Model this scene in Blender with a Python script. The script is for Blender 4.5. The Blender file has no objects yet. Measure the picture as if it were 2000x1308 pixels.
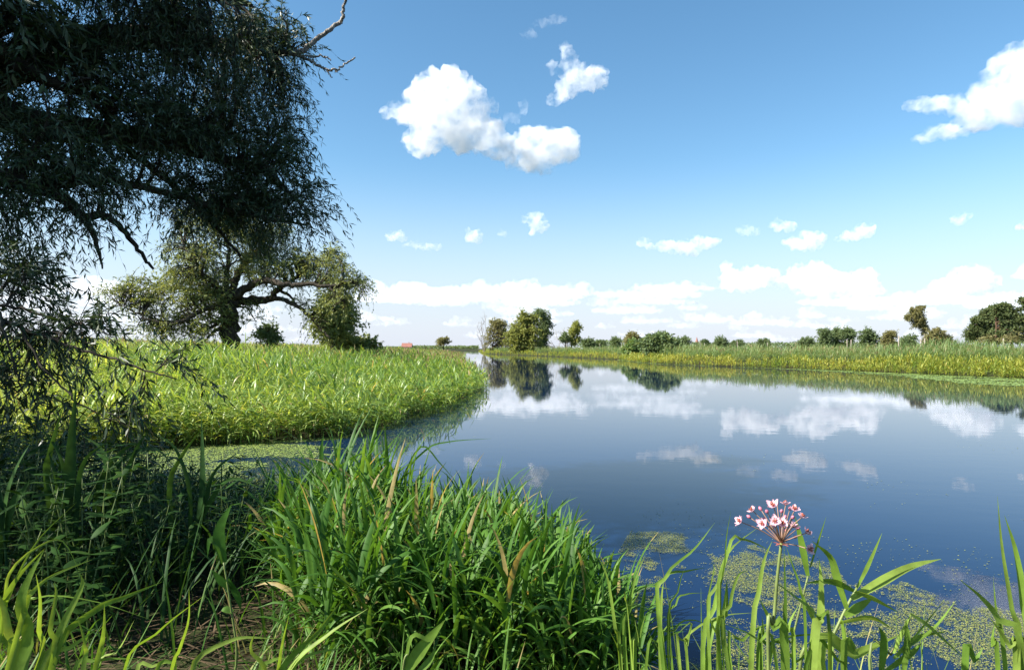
import bpy, math, random
import numpy as np
from mathutils import Vector, Matrix, Euler, noise

rng = np.random.default_rng(7)
random.seed(7)
scene = bpy.context.scene
COL = scene.collection

# ------------------------------------------------------------------ camera
FPX = 1300.0                      # focal length in pixels of the 2000 px wide photograph
cam_d = bpy.data.cameras.new("camera")
cam_d.sensor_fit = 'HORIZONTAL'
cam_d.sensor_width = 36.0
cam_d.lens = 36.0 * FPX / 2000.0
cam_d.clip_start = 0.05
cam_d.clip_end = 90000.0
cam = bpy.data.objects.new("camera", cam_d)
COL.objects.link(cam)
CAM = Vector((0.0, 0.0, 1.7))
PITCH, ROLL = math.atan(27.0 / FPX), math.radians(0.30)
cam.matrix_world = Matrix.Translation(CAM) @ Matrix.Rotation(math.pi / 2 + PITCH, 4, 'X') @ Matrix.Rotation(ROLL, 4, 'Z')
scene.camera = cam
CR = np.array(cam.matrix_world.to_3x3())
CP = np.array(CAM)

# ------------------------------------------------------------------ sky, sun, exposure
SUN_EL = math.radians(40.0)
SUN_AZ = math.radians(-108.0)     # clockwise from the viewing direction (+Y); negative is to the left
world = bpy.data.worlds.new("World")
scene.world = world
world.use_nodes = True
wn, wl = world.node_tree.nodes, world.node_tree.links
bg = wn["Background"]
sky = wn.new("ShaderNodeTexSky")
sky.sky_type = 'NISHITA'
sky.sun_disc = False
sky.sun_elevation = SUN_EL
sky.sun_rotation = SUN_AZ
sky.altitude = 0.0
sky.air_density = 1.0
sky.dust_density = 0.3
sky.ozone_density = 2.0
hsv = wn.new("ShaderNodeHueSaturation")
hsv.inputs["Hue"].default_value = 0.490
hsv.inputs["Saturation"].default_value = 1.17
wl.new(sky.outputs[0], hsv.inputs["Color"])
# the sky pales towards the horizon (summer vapour)
wtc = wn.new("ShaderNodeTexCoord"); wsep = wn.new("ShaderNodeSeparateXYZ")
wl.new(wtc.outputs["Generated"], wsep.inputs[0])
wmr = wn.new("ShaderNodeMapRange"); wmr.interpolation_type = 'SMOOTHSTEP'
wmr.inputs["From Min"].default_value = -0.02; wmr.inputs["From Max"].default_value = 0.28
wmr.inputs["To Min"].default_value = 0.92; wmr.inputs["To Max"].default_value = 0.0
wl.new(wsep.outputs["Z"], wmr.inputs["Value"])
wmix = wn.new("ShaderNodeMix"); wmix.data_type = 'RGBA'
wl.new(wmr.outputs[0], wmix.inputs["Factor"])
wl.new(hsv.outputs[0], wmix.inputs["A"])
wmix.inputs["B"].default_value = (3.7, 4.05, 4.8, 1.0)
wl.new(wmix.outputs["Result"], bg.inputs[0])
bg.inputs[1].default_value = 0.078

to_sun = Vector((math.sin(SUN_AZ) * math.cos(SUN_EL), math.cos(SUN_AZ) * math.cos(SUN_EL), math.sin(SUN_EL)))
sun_d = bpy.data.lights.new("sun", 'SUN')
sun_d.energy = 5.0
sun_d.angle = math.radians(0.5)
sun_d.color = (1.0, 0.95, 0.86)
sun = bpy.data.objects.new("sun", sun_d)
COL.objects.link(sun)
sun.rotation_euler = (-to_sun).to_track_quat('-Z', 'Y').to_euler()
sun.location = (-30, -20, 40)

scene.view_settings.view_transform = 'Standard'
scene.view_settings.look = 'None'
scene.view_settings.exposure = 1.38
scene.view_settings.gamma = 1.0
scene.view_settings.use_curve_mapping = False
scene.cycles.use_denoising = True
scene.cycles.max_bounces = 8
scene.cycles.diffuse_bounces = 3
scene.cycles.glossy_bounces = 3
scene.cycles.transmission_bounces = 4
scene.cycles.transparent_max_bounces = 24
scene.cycles.volume_bounces = 12

# ------------------------------------------------------------------ helpers
def ray(px, py):
    """World direction through a point of the photograph (2000 x 1308), scaled to one unit along the lens axis."""
    v = np.array([(px - 1000.0) / FPX, -(py - 654.0) / FPX, -1.0])
    return CR @ v

def on_z(px, py, z=0.0):
    d = ray(px, py)
    return CP + d * ((z - CP[2]) / d[2])

def at_y(px, py, Y):
    d = ray(px, py)
    return CP + d * (Y / d[1])

def set_tags(o, label=None, cat=None, group=None, kind=None):
    if label: o["label"] = label
    if cat: o["category"] = cat
    if group: o["group"] = group
    if kind: o["kind"] = kind
    return o

def link(o, parent=None):
    COL.objects.link(o)
    if parent is not None:
        o.parent = parent
        o.matrix_parent_inverse = parent.matrix_world.inverted()
    return o

def empty(name, loc=(0, 0, 0)):
    o = bpy.data.objects.new(name, None)
    o.empty_display_size = 0.1
    o.location = loc
    o.matrix_world = Matrix.Translation(Vector(loc))
    COL.objects.link(o)
    return o

class Geo:
    """Collects quads / triangles with a per-face tint, then builds ONE mesh object."""
    def __init__(self):
        self.v, self.q, self.t, self.n = [], [], [], 0
    def add(self, verts, quads, tint=0.5):
        verts = np.asarray(verts, dtype=np.float64).reshape(-1, 3)
        quads = np.asarray(quads, dtype=np.int64).reshape(-1, 4)
        if len(quads) == 0: return
        self.v.append(verts); self.q.append(quads + self.n)
        self.t.append(np.broadcast_to(np.asarray(tint, dtype=np.float64), (len(quads),)).copy())
        self.n += len(verts)
    def build(self, name, mat, parent=None, smooth=True):
        V = np.concatenate(self.v); Q = np.concatenate(self.q); T = np.concatenate(self.t)
        me = bpy.data.meshes.new(name)
        o = bpy.data.objects.new(name, me)
        if parent is not None:
            V = V - np.array(parent.matrix_world.translation)
        else:
            base = V.mean(0); base[2] = V[:, 2].min()
            V = V - base
            o.location = base
            o.matrix_world = Matrix.Translation(Vector(base))
        me.vertices.add(len(V)); me.vertices.foreach_set("co", V.astype(np.float32).ravel())
        tri = Q[:, 3] == Q[:, 2]
        lens = np.where(tri, 3, 4)
        starts = np.concatenate([[0], np.cumsum(lens)[:-1]])
        keep = np.ones(Q.shape, bool); keep[tri, 3] = False
        loops = Q[keep]
        me.loops.add(len(loops)); me.loops.foreach_set("vertex_index", loops.astype(np.int32))
        me.polygons.add(len(Q)); me.polygons.foreach_set("loop_start", starts.astype(np.int32))
        me.polygons.foreach_set("use_smooth", np.full(len(Q), smooth))
        at = me.attributes.new("tint", 'FLOAT', 'FACE')
        at.data.foreach_set("value", T.astype(np.float32))
        me.update(calc_edges=True)
        me.materials.append(mat)
        COL.objects.link(o)
        if parent is not None:
            o.parent = parent
        return o

def norm(a):
    return a / np.maximum(np.linalg.norm(a, axis=-1, keepdims=True), 1e-9)

# ------------------------------------------------------------------ material helpers
def new_mat(name):
    m = bpy.data.materials.new(name)
    m.use_nodes = True
    return m, m.node_tree.nodes, m.node_tree.links

# ------------------------------------------------------------------ clouds
def icosphere(sub):
    import bmesh
    bm = bmesh.new()
    bmesh.ops.create_icosphere(bm, subdivisions=sub, radius=1.0)
    v = np.array([x.co[:] for x in bm.verts]); f = np.array([[y.index for y in x.verts] for x in bm.faces])
    bm.free()
    return v, f
ICO_V, ICO_F = icosphere(3)

def cloud_mat(name, density, u, lo=0.36, hi=0.78):
    """White scattering volume whose density breaks up into wisps; u is metres per photograph pixel at the cloud."""
    m, n, l = new_mat(name)
    n.remove(n["Principled BSDF"])
    vol = n.new("ShaderNodeVolumeScatter")
    vol.inputs["Color"].default_value = (0.965, 0.97, 0.98, 1)
    vol.inputs["Anisotropy"].default_value = 0.0
    tc = n.new("ShaderNodeTexCoord")
    nz = n.new("ShaderNodeTexNoise")
    nz.inputs["Scale"].default_value = 1.0 / (34.0 * u)
    nz.inputs["Detail"].default_value = 5.0
    nz.inputs["Roughness"].default_value = 0.6
    l.new(tc.outputs["Object"], nz.inputs["Vector"])
    mr = n.new("ShaderNodeMapRange")
    mr.interpolation_type = 'SMOOTHSTEP'
    mr.inputs["From Min"].default_value = lo
    mr.inputs["From Max"].default_value = hi
    mr.inputs["To Max"].default_value = density
    l.new(nz.outputs[0], mr.inputs["Value"])
    l.new(mr.outputs[0], vol.inputs["Density"])
    l.new(vol.outputs[0], n["Material Output"].inputs["Volume"])
    m.cycles.volume_step_rate = 0.5
    return m

def make_cloud(name, label, puffs, dist, vox_px=3.0, rough=0.5, thick=9.0, seed=0, fine=1.0):
    """puffs: (px, py, rx, ry) circles of the photograph, set at a slant distance in metres."""
    r = np.random.default_rng(seed)
    vs, fs, k = [], [], 0
    u = dist / FPX
    for p in puffs:
        px, py, rx = p[:3]; ry = p[3] if len(p) > 3 else rx
        d = ray(px, py)
        rr = 0.5 * (rx + ry)
        c = CP + d * (dist + r.uniform(-0.5, 0.5) * rr * u)
        s = np.array([rx * u, 0.5 * (rx + ry) * u * 0.9, ry * u])
        vs.append(ICO_V * s + c); fs.append(ICO_F + k); k += len(ICO_V)
    V = np.concatenate(vs); F = np.concatenate(fs)
    me = bpy.data.meshes.new("tmp")
    base = V.mean(0)
    me.from_pydata((V - base).tolist(), [], F.tolist())
    o = bpy.data.objects.new("tmp", me)
    COL.objects.link(o)
    md = o.modifiers.new("r", 'REMESH'); md.mode = 'VOXEL'; md.voxel_size = vox_px * u
    dg = bpy.context.evaluated_depsgraph_get()
    ev = o.evaluated_get(dg)
    me2 = bpy.data.meshes.new_from_object(ev)
    bpy.data.objects.remove(o); bpy.data.meshes.remove(me)
    me2.name = name
    n = len(me2.vertices)
    co = np.empty(n * 3, np.float32); me2.vertices.foreach_get("co", co); co = co.reshape(-1, 3)
    no = np.empty(n * 3, np.float32); me2.vertices.foreach_get("normal", no); no = no.reshape(-1, 3)
    sc = fine / (26.0 * u)
    off = Vector((seed * 13.7, seed * 3.1, seed * 7.9))
    amp = 15.0 * u * rough
    out = co.copy()
    for i in range(n):
        p = Vector(co[i]) * sc + off
        a = 0.0; f = 1.0; g = 1.0
        for _ in range(5):
            nz = noise.noise(p * f)
            a += g * (1.0 - 2.0 * abs(nz) if _ < 2 else nz * 1.2); f *= 2.1; g *= 0.52
        w = noise.noise_vector(p * 1.3) * (0.5 * amp)
        out[i] = co[i] + no[i] * (amp * (a - 0.75)) + np.array(w)
    me2.vertices.foreach_set("co", out.ravel())
    me2.update()
    ob = bpy.data.objects.new(name, me2)
    ob.location = base
    COL.objects.link(ob)
    me2.materials.clear(); me2.materials.append(cloud_mat(name, thick / (100.0 * u), u / fine))
    set_tags(ob, label, "cloud")
    return ob

def build_clouds():
    make_cloud("cloud", "big white fair weather cloud with a long tail, largest in the middle of the sky",
        [(850,170,34),(880,165,36),(830,205,44),(880,205,50),(905,190,40),(940,205,28,22),(790,215,28,14),(765,218,20,10),(760,230,14,7),(850,245,40,34),(820,275,32),(870,250,44,30),
         (815,160,14),(925,240,40,28),(890,268,34,24),(905,258,36,24),(950,265,40,24),(985,285,40,26),(930,270,34,18),(1045,285,52,36),(1095,280,38,30),(1050,315,44,22),(1015,318,30,14),(1060,330,20,12),(955,215,16,16),(845,285,24,14),(915,272,40,24),(955,280,44,24),(900,285,26,14),(985,300,30,16),(1085,295,48,26),(1110,285,26,20),(775,215,34,14),(790,232,24,10),(960,245,26,14)],
        3500, seed=1, thick=8, rough=0.58)
    make_cloud("cloud", "small ragged cloud shaped like a fin above the big cloud's right end",
        [(1105,100,10,14),(1110,120,16,22),(1125,150,30,26),(1150,157,34,22),(1172,152,18,18),(1112,172,26,16),(1092,188,18,12),(1082,198,12,9),(1080,132,10,12)],
        3300, seed=2, thick=5, vox_px=2.2, rough=0.6, fine=1.3)
    make_cloud("cloud", "large grey white cloud cut by the right edge of the view",
        [(2000,130,50),(1960,150,40),(1990,190,60),(1930,180,36),(1930,210,50,34),(1880,205,50,18),(1830,205,40,14),(1790,205,28,11),(1900,240,50,16),(1850,258,44,11),(1810,268,30,8),(2040,160,70),(2030,215,50,30)],
        3200, seed=3, thick=4.5, rough=0.52)
    wisps = [
        ("thin wisp of cloud near the top edge of the sky", [(1032,66,16,7),(1060,45,20,6),(1090,40,16,8)], 3000, 1.6),
        ("faint shred of cloud just right of the big cloud", [(1022,208,9,14),(1000,232,18,9),(965,238,14,9)], 3400, 1.8),
        ("little rounded cloud, upper of two left of the small puffs", [(772,460,18,9),(765,462,12,7),(785,463,10,6)], 6800, 7),
        ("flat streak of cloud just under a little rounded cloud above the willow", [(808,478,18,6),(835,482,20,6),(852,484,8,4)], 6900, 5),
        ("single round puff of cloud above the far end of the river", [(925,460,15,12),(933,466,9,7),(918,456,9,8)], 7000, 9),
        ("tiny faint speck of cloud beside the round puff", [(983,456,9,7)], 7200, 4),
        ("notched puff of cloud under the big cloud's tail", [(1045,428,18,14),(1055,442,16,13),(1032,426,14,8),(1046,450,12,7)], 6600, 8),
        ("small square cloud at the left end of a flat cloud", [(1257,474,14,9),(1270,478,12,7)], 7000, 7),
        ("long flat based cloud with one hump over the water's middle", [(1305,480,26,9),(1330,482,30,13),(1362,472,16,12),(1380,476,22,9),(1345,490,26,7),(1395,472,10,6)], 6900, 8),
        ("faint grey cloud to the left of a slanting white cloud", [(1455,450,18,8),(1472,450,14,8)], 7200, 4),
        ("slanting white cloud above a two horned cloud", [(1518,436,14,8),(1535,442,20,8),(1550,444,12,7)], 7300, 8),
        ("two horned white cloud like a saddle", [(1555,474,24,12),(1575,464,18,13),(1600,466,12,13),(1575,480,32,9)], 7000, 9),
        ("wedge shaped cloud thinning to its left", [(1690,450,22,12),(1670,458,22,9),(1650,464,16,6),(1700,446,14,8)], 7000, 7),
        ("faint cloud high above the leaning tree", [(1872,428,16,10),(1888,426,10,8)], 7200, 5),
        ("small cloud cut by the right edge below the large grey one", [(1998,440,14,9),(2012,440,14,9)], 7000, 6),
        ("humped white cloud with a knob on its left shoulder", [(1420,525,11,13),(1435,545,30,18),(1470,540,34,20),(1500,540,24,18),(1450,556,44,12),(1520,552,22,10)], 9500, 10),
        ("broad white heap of cloud above the row of trees", [(1560,540,24,22),(1590,532,34,20),(1620,548,40,20),(1665,550,30,18),(1690,545,22,22),(1700,558,20,12),(1610,560,70,12),(1680,568,50,8)], 9500, 10),
        ("white heap of cloud above the pine trees", [(1880,540,26,18),(1905,535,30,18),(1930,550,26,12),(1860,556,40,12),(1900,560,44,10)], 9600, 9),
    ]
    for i, (lab, pf, dist, th) in enumerate(wisps):
        make_cloud("cloud", lab, pf, dist, vox_px=2.0, rough=0.5 if len(pf) > 2 else 0.4, thick=th * 0.95, seed=10 + i, fine=1.7)
    # the low bank of overlapping cloud along the horizon
    r = np.random.default_rng(5)
    layers = [(532, 600, 11500, 34, 1.25, 6), (560, 625, 16000, 40, 1.0, 4.5), (590, 645, 22000, 48, 0.8, 3.6), (622, 664, 32000, 56, 0.6, 3)]
    for k, (ya, yb, dist, cnt, sz, th) in enumerate(layers):
        pf = []
        for c in range(cnt):
            x = r.uniform(-450, 2450); y0 = r.uniform(ya, yb)
            if k == 0:
                if c < 12: x = 730 + c * 31 + r.uniform(-10, 10); y0 = r.uniform(560, 592)
                elif 1100 < x < 2000: y0 = r.uniform(575, 600)
            w = r.uniform(26, 95) * sz; h = r.uniform(6, 15) * sz * (1.2 if k == 0 and c < 12 else 1)
            pf.append((x, y0 + 2, w, h * 0.38))
            for _ in range(int(w / 9) + 1):
                q = r.uniform(-0.8, 0.8); hh = h * r.uniform(0.35, 1.0) * (1 - q * q)
                pf.append((x + q * w, y0 - hh * 0.6, hh * r.uniform(1.0, 1.9) + 2, hh + 1.5))
        o = make_cloud("cloud_bank", "long low bank of white cloud along the horizon", pf, dist, vox_px=2.2, rough=0.34, thick=th, seed=60 + k, fine=1.8)
        set_tags(o, None, "cloud bank", "layers of low cloud above the horizon", "stuff")
build_clouds()

# ------------------------------------------------------------------ noise and terrain
_perm = np.random.default_rng(3).random((256, 256))
def vnoise(x, y):
    xi = np.floor(x).astype(int); yi = np.floor(y).astype(int)
    fx = x - xi; fy = y - yi
    fx = fx * fx * (3 - 2 * fx); fy = fy * fy * (3 - 2 * fy)
    g = lambda a, b: _perm[a & 255, b & 255]
    return (g(xi, yi) * (1 - fx) + g(xi + 1, yi) * fx) * (1 - fy) + (g(xi, yi + 1) * (1 - fx) + g(xi + 1, yi + 1) * fx) * fy
def fbm(x, y, o=4):
    s = 0; a = 0.5; t = 0
    for i in range(o):
        s = s + a * vnoise(x * 2 ** i + 17.3 * i, y * 2 ** i + 5.1 * i); t += a; a *= 0.55
    return s / t

_left = [on_z(*p)[:2] for p in [(-260,905),(0,893),(250,880),(500,864),(660,853),(760,828),(850,797),(915,775),(942,762),(938,748),
                                (915,733),(898,722),(886,714),(893,706),(908,698),(890,693),(872,689.5),(885,687),(931,684.8)]]
_right = [on_z(*p)[:2] for p in [(934,685.2),(949,691),(1057,695),(1210,702),(1235,706),(1300,711),(1600,722),(2000,739)]] + [(36,24),(42,8),(50,-12)]
_near = [(20,-4),(8,1.2),(3,2.1),(1.5,2.4),(0.85,2.9),(0.55,3.5),(0.42,4.1),(0.05,4.7),(-0.6,4.95),(-1.1,5.1),(-1.8,5.7),(-2.6,6.2),(-4,6.7),(-6,7.3),(-9,8.1),(-16,9.2)]
RIVER = np.array([tuple(p) for p in _left + _right + _near], dtype=float)
EDGE_KIND = np.array([0] * len(_left) + [1] * len(_right) + [2] * len(_near))     # 0 left bank, 1 right bank, 2 near bank

def river_dist(x, y):
    """Distance to the waterline (negative in the water) and which bank is nearest."""
    x = np.asarray(x, float); y = np.asarray(y, float)
    best = np.full(x.shape, 1e18); kind = np.zeros(x.shape, int); inside = np.zeros(x.shape, bool)
    n = len(RIVER)
    for i in range(n):
        ax, ay = RIVER[i]; bx, by = RIVER[(i + 1) % n]
        dx, dy = bx - ax, by - ay
        t = np.clip(((x - ax) * dx + (y - ay) * dy) / (dx * dx + dy * dy), 0, 1)
        d = (x - ax - t * dx) ** 2 + (y - ay - t * dy) ** 2
        m = d < best
        best = np.where(m, d, best); kind = np.where(m, EDGE_KIND[i], kind)
        c = ((ay > y) != (by > y)) & (x < (bx - ax) * (y - ay) / (by - ay + 1e-12) + ax)
        inside ^= c
    d = np.sqrt(best)
    return np.where(inside, -d, d), kind

def sstep(t):
    t = np.clip(t, 0, 1); return t * t * (3 - 2 * t)

def height(x, y):
    d, k = river_dist(x, y)
    dl = np.maximum(d, 0)
    zl = 0.12 * (1 - np.exp(-dl / 0.3)) + 0.95 * sstep(dl / 38)
    zr = 1.05 * (1 - np.exp(-dl / 3.0))
    zn = 0.30 * (1 - np.exp(-dl / 0.5)) + 0.8 * sstep((dl - 8) / 30)
    z = np.where(k == 0, zl, np.where(k == 1, zr, zn))
    r = np.hypot(x, y)
    z = z + (fbm(x * 0.9, y * 0.9) - 0.5) * 0.12 * np.clip(dl, 0, 1) * np.clip(8 / (r + 1), 0.3, 1)
    z = np.where(r > 300, z * 0.9 + 0.1 * 1.0, z)
    return np.where(d < 0, np.maximum(-0.9, 0.45 * d) - 0.01, z)

def build_terrain():
    ang = np.concatenate([np.radians(np.arange(-50, 50.01, 0.3)), np.radians(np.arange(54, 310, 4))])
    rad = np.geomspace(0.25, 9000, 400)
    R, A = np.meshgrid(rad, ang, indexing='ij')
    X = R * np.sin(A); Y = R * np.cos(A)
    Z = height(X, Y)
    na = len(ang)
    V = np.stack([X, Y, Z], -1).reshape(-1, 3)
    i, j = np.meshgrid(np.arange(len(rad) - 1), np.arange(na), indexing='ij')
    j2 = (j + 1) % na
    q = np.stack([i * na + j, i * na + j2, (i + 1) * na + j2, (i + 1) * na + j], -1).reshape(-1, 4)
    c = len(V)
    V = np.concatenate([V, [[0, 0, height(np.array([0.0]), np.array([0.0]))[0]]]])
    jj = np.arange(na)
    fan = np.stack([np.full(na, c), (jj + 1) % na, jj, jj], -1)
    m, n, l = new_mat("soil_and_turf")
    b = n["Principled BSDF"]; b.inputs["Roughness"].default_value = 0.95; b.inputs["Specular IOR Level"].default_value = 0.1
    tc = n.new("ShaderNodeNewGeometry")
    n1 = n.new("ShaderNodeTexNoise"); n1.inputs["Scale"].default_value = 0.35; n1.inputs["Detail"].default_value = 6
    n2 = n.new("ShaderNodeTexNoise"); n2.inputs["Scale"].default_value = 9.0; n2.inputs["Detail"].default_value = 5
    l.new(tc.outputs["Position"], n1.inputs["Vector"]); l.new(tc.outputs["Position"], n2.inputs["Vector"])
    r1 = n.new("ShaderNodeValToRGB")
    r1.color_ramp.elements[0].position = 0.35; r1.color_ramp.elements[0].color = (0.045, 0.036, 0.02, 1)
    r1.color_ramp.elements[1].position = 0.7; r1.color_ramp.elements[1].color = (0.05, 0.075, 0.02, 1)
    l.new(n1.outputs[0], r1.inputs[0])
    mx = n.new("ShaderNodeMix"); mx.data_type = 'RGBA'; mx.blend_type = 'MULTIPLY'; mx.inputs["Factor"].default_value = 0.6
    l.new(r1.outputs[0], mx.inputs["A"]); l.new(n2.outputs[0], mx.inputs["B"]); l.new(mx.outputs["Result"], b.inputs["Base Color"])
    bp = n.new("ShaderNodeBump"); bp.inputs["Strength"].default_value = 0.5; bp.inputs["Distance"].default_value = 0.05
    l.new(n2.outputs[0], bp.inputs["Height"]); l.new(bp.outputs[0], b.inputs["Normal"])
    g = Geo(); g.add(V, np.concatenate([q[:, ::-1], fan])); o = g.build("ground", m)
    set_tags(o, "flat river meadow ground and muddy banks", kind="structure")
build_terrain()

def build_water():
    P = RIVER
    m, n, l = new_mat("river_water")
    b = n["Principled BSDF"]
    b.inputs["Base Color"].default_value = (0.0040, 0.0150, 0.048, 1)
    b.inputs["Roughness"].default_value = 0.015
    b.inputs["IOR"].default_value = 1.22
    b.inputs["Specular Tint"].default_value = (0.74, 0.88, 1.0, 1)
    geo = n.new("ShaderNodeNewGeometry")
    mp = n.new("ShaderNodeMapping"); mp.inputs["Scale"].default_value = (1.0, 1.7, 1.0); mp.inputs["Rotation"].default_value = (0, 0, 0.3)
    l.new(geo.outputs["Position"], mp.inputs["Vector"])
    n1 = n.new("ShaderNodeTexNoise"); n1.inputs["Scale"].default_value = 1.6; n1.inputs["Detail"].default_value = 4; n1.inputs["Roughness"].default_value = 0.5
    n2 = n.new("ShaderNodeTexNoise"); n2.inputs["Scale"].default_value = 0.10; n2.inputs["Detail"].default_value = 3
    l.new(mp.outputs[0], n1.inputs["Vector"]); l.new(mp.outputs[0], n2.inputs["Vector"])
    ml = n.new("ShaderNodeMath"); ml.operation = 'MULTIPLY'
    l.new(n1.outputs[0], ml.inputs[0]); l.new(n2.outputs[0], ml.inputs[1])
    bp = n.new("ShaderNodeBump"); bp.inputs["Strength"].default_value = 0.038; bp.inputs["Distance"].default_value = 0.05
    l.new(ml.outputs[0], bp.inputs["Height"]); l.new(bp.outputs[0], b.inputs["Normal"])
    me = bpy.data.meshes.new("water")
    lo, hi = P.min(0) - 3, P.max(0) + 3
    me.from_pydata([(lo[0], lo[1], 0), (hi[0], lo[1], 0), (hi[0], hi[1], 0), (lo[0], hi[1], 0)], [], [(0, 1, 2, 3)])
    me.materials.append(m)
    o = bpy.data.objects.new("water", me); COL.objects.link(o)
    set_tags(o, "calm blue river water mirroring the sky and clouds", kind="structure")
build_water()

# ------------------------------------------------------------------ plant materials
def leaf_mat(name, ramp, trans=0.35, rough=0.42, spec=0.4, back=None, mottle=28.0, tgain=1.5, twarm=(1.15, 1.0, 0.45)):
    """Leaf surface: colour by each leaf's own tint, some light passing through."""
    m, n, l = new_mat(name)
    b = n["Principled BSDF"]
    at = n.new("ShaderNodeAttribute"); at.attribute_name = "tint"
    cr = n.new("ShaderNodeValToRGB")
    els = cr.color_ramp.elements
    for i, (p, c) in enumerate(ramp):
        e = els[i] if i < 2 else els.new(p)
        e.position = p; e.color = (*c, 1)
    l.new(at.outputs["Fac"], cr.inputs[0])
    col = cr.outputs[0]
    if mottle:
        gp = n.new("ShaderNodeNewGeometry"); nz = n.new("ShaderNodeTexNoise"); nz.inputs["Scale"].default_value = mottle; nz.inputs["Detail"].default_value = 4
        l.new(gp.outputs["Position"], nz.inputs["Vector"])
        mr = n.new("ShaderNodeMapRange"); mr.inputs["From Min"].default_value = 0.3; mr.inputs["From Max"].default_value = 0.7; mr.inputs["To Min"].default_value = 0.72; mr.inputs["To Max"].default_value = 1.22
        l.new(nz.outputs[0], mr.inputs["Value"])
        mm = n.new("ShaderNodeMix"); mm.data_type = 'RGBA'; mm.blend_type = 'MULTIPLY'; mm.inputs["Factor"].default_value = 1.0
        l.new(col, mm.inputs["A"]); l.new(mr.outputs[0], mm.inputs["B"]); col = mm.outputs["Result"]
    if back:
        g = n.new("ShaderNodeNewGeometry"); mx = n.new("ShaderNodeMix"); mx.data_type = 'RGBA'
        l.new(g.outputs["Backfacing"], mx.inputs["Factor"]); l.new(col, mx.inputs["A"]); mx.inputs["B"].default_value = (*back, 1)
        col2 = mx.outputs["Result"]
    else:
        col2 = col
    l.new(col2, b.inputs["Base Color"])
    b.inputs["Roughness"].default_value = rough
    b.inputs["Specular IOR Level"].default_value = spec
    tr = n.new("ShaderNodeBsdfTranslucent")
    mu = n.new("ShaderNodeMix"); mu.data_type = 'RGBA'; mu.blend_type = 'MULTIPLY'; mu.inputs["Factor"].default_value = 1.0
    l.new(col, mu.inputs["A"]); mu.inputs["B"].default_value = (twarm[0] * tgain, twarm[1] * tgain, twarm[2] * tgain, 1)
    l.new(mu.outputs["Result"], tr.inputs["Color"])
    ms = n.new("ShaderNodeMixShader"); ms.inputs[0].default_value = trans
    l.new(b.outputs[0], ms.inputs[1]); l.new(tr.outputs[0], ms.inputs[2])
    l.new(ms.outputs[0], n["Material Output"].inputs["Surface"])
    return m

def bark_mat(name, c1, c2, scale=14.0):
    m, n, l = new_mat(name)
    b = n["Principled BSDF"]; b.inputs["Roughness"].default_value = 0.9; b.inputs["Specular IOR Level"].default_value = 0.15
    tc = n.new("ShaderNodeNewGeometry")
    mp = n.new("ShaderNodeMapping"); mp.inputs["Scale"].default_value = (1, 1, 0.25)
    nz = n.new("ShaderNodeTexNoise"); nz.inputs["Scale"].default_value = scale; nz.inputs["Detail"].default_value = 6
    l.new(tc.outputs["Position"], mp.inputs["Vector"]); l.new(mp.outputs[0], nz.inputs["Vector"])
    cr = n.new("ShaderNodeValToRGB")
    cr.color_ramp.elements[0].position = 0.35; cr.color_ramp.elements[0].color = (*c1, 1)
    cr.color_ramp.elements[1].position = 0.68; cr.color_ramp.elements[1].color = (*c2, 1)
    l.new(nz.outputs[0], cr.inputs[0]); l.new(cr.outputs[0], b.inputs["Base Color"])
    bp = n.new("ShaderNodeBump"); bp.inputs["Strength"].default_value = 0.8; bp.inputs["Distance"].default_value = 0.03
    l.new(nz.outputs[0], bp.inputs["Height"]); l.new(bp.outputs[0], b.inputs["Normal"])
    return m

M = {}
M["meadow"] = leaf_mat("reed_leaf_yellow_green", [(0.0, (0.085, 0.180, 0.032)), (0.5, (0.205, 0.315, 0.066)), (0.85, (0.380, 0.450, 0.125)), (1.0, (0.42, 0.35, 0.17))], trans=0.42, rough=0.42, spec=0.4)
M["bank_low"] = leaf_mat("bank_leaf_yellow", [(0.0, (0.105, 0.175, 0.022)), (0.5, (0.285, 0.320, 0.050)), (1.0, (0.42, 0.36, 0.07))], trans=0.38, rough=0.5, spec=0.3)
M["bank_high"] = leaf_mat("bank_leaf_blue_green", [(0.0, (0.080, 0.150, 0.045)), (0.5, (0.155, 0.240, 0.078)), (1.0, (0.27, 0.29, 0.11))], trans=0.36, rough=0.5, spec=0.3)
M["clump"] = leaf_mat("reed_leaf_green", [(0.0, (0.034, 0.098, 0.014)), (0.5, (0.066, 0.160, 0.022)), (0.9, (0.115, 0.220, 0.038)), (1.0, (0.32, 0.25, 0.10))], trans=0.38, rough=0.5, spec=0.22)
M["near"] = leaf_mat("near_blade_green", [(0.0, (0.095, 0.180, 0.022)), (0.5, (0.170, 0.275, 0.040)), (0.9, (0.27, 0.36, 0.07)), (1.0, (0.42, 0.33, 0.14))], trans=0.42, rough=0.5, spec=0.2)
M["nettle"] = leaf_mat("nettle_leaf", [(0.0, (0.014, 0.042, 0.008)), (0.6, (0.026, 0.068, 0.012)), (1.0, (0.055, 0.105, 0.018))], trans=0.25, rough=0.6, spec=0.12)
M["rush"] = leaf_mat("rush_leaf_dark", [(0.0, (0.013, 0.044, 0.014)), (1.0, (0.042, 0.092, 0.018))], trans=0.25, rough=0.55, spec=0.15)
M["panicle"] = leaf_mat("seed_head", [(0.0, (0.26, 0.17, 0.10)), (1.0, (0.42, 0.30, 0.18))], trans=0.3, rough=0.8, spec=0.1, twarm=(1.1, 0.95, 0.75))
M["willow"] = leaf_mat("willow_leaf", [(0.0, (0.013, 0.030, 0.009)), (0.6, (0.028, 0.054, 0.015)), (1.0, (0.062, 0.095, 0.025))], trans=0.20, rough=0.42, spec=0.3, back=(0.085, 0.115, 0.060))
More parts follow.
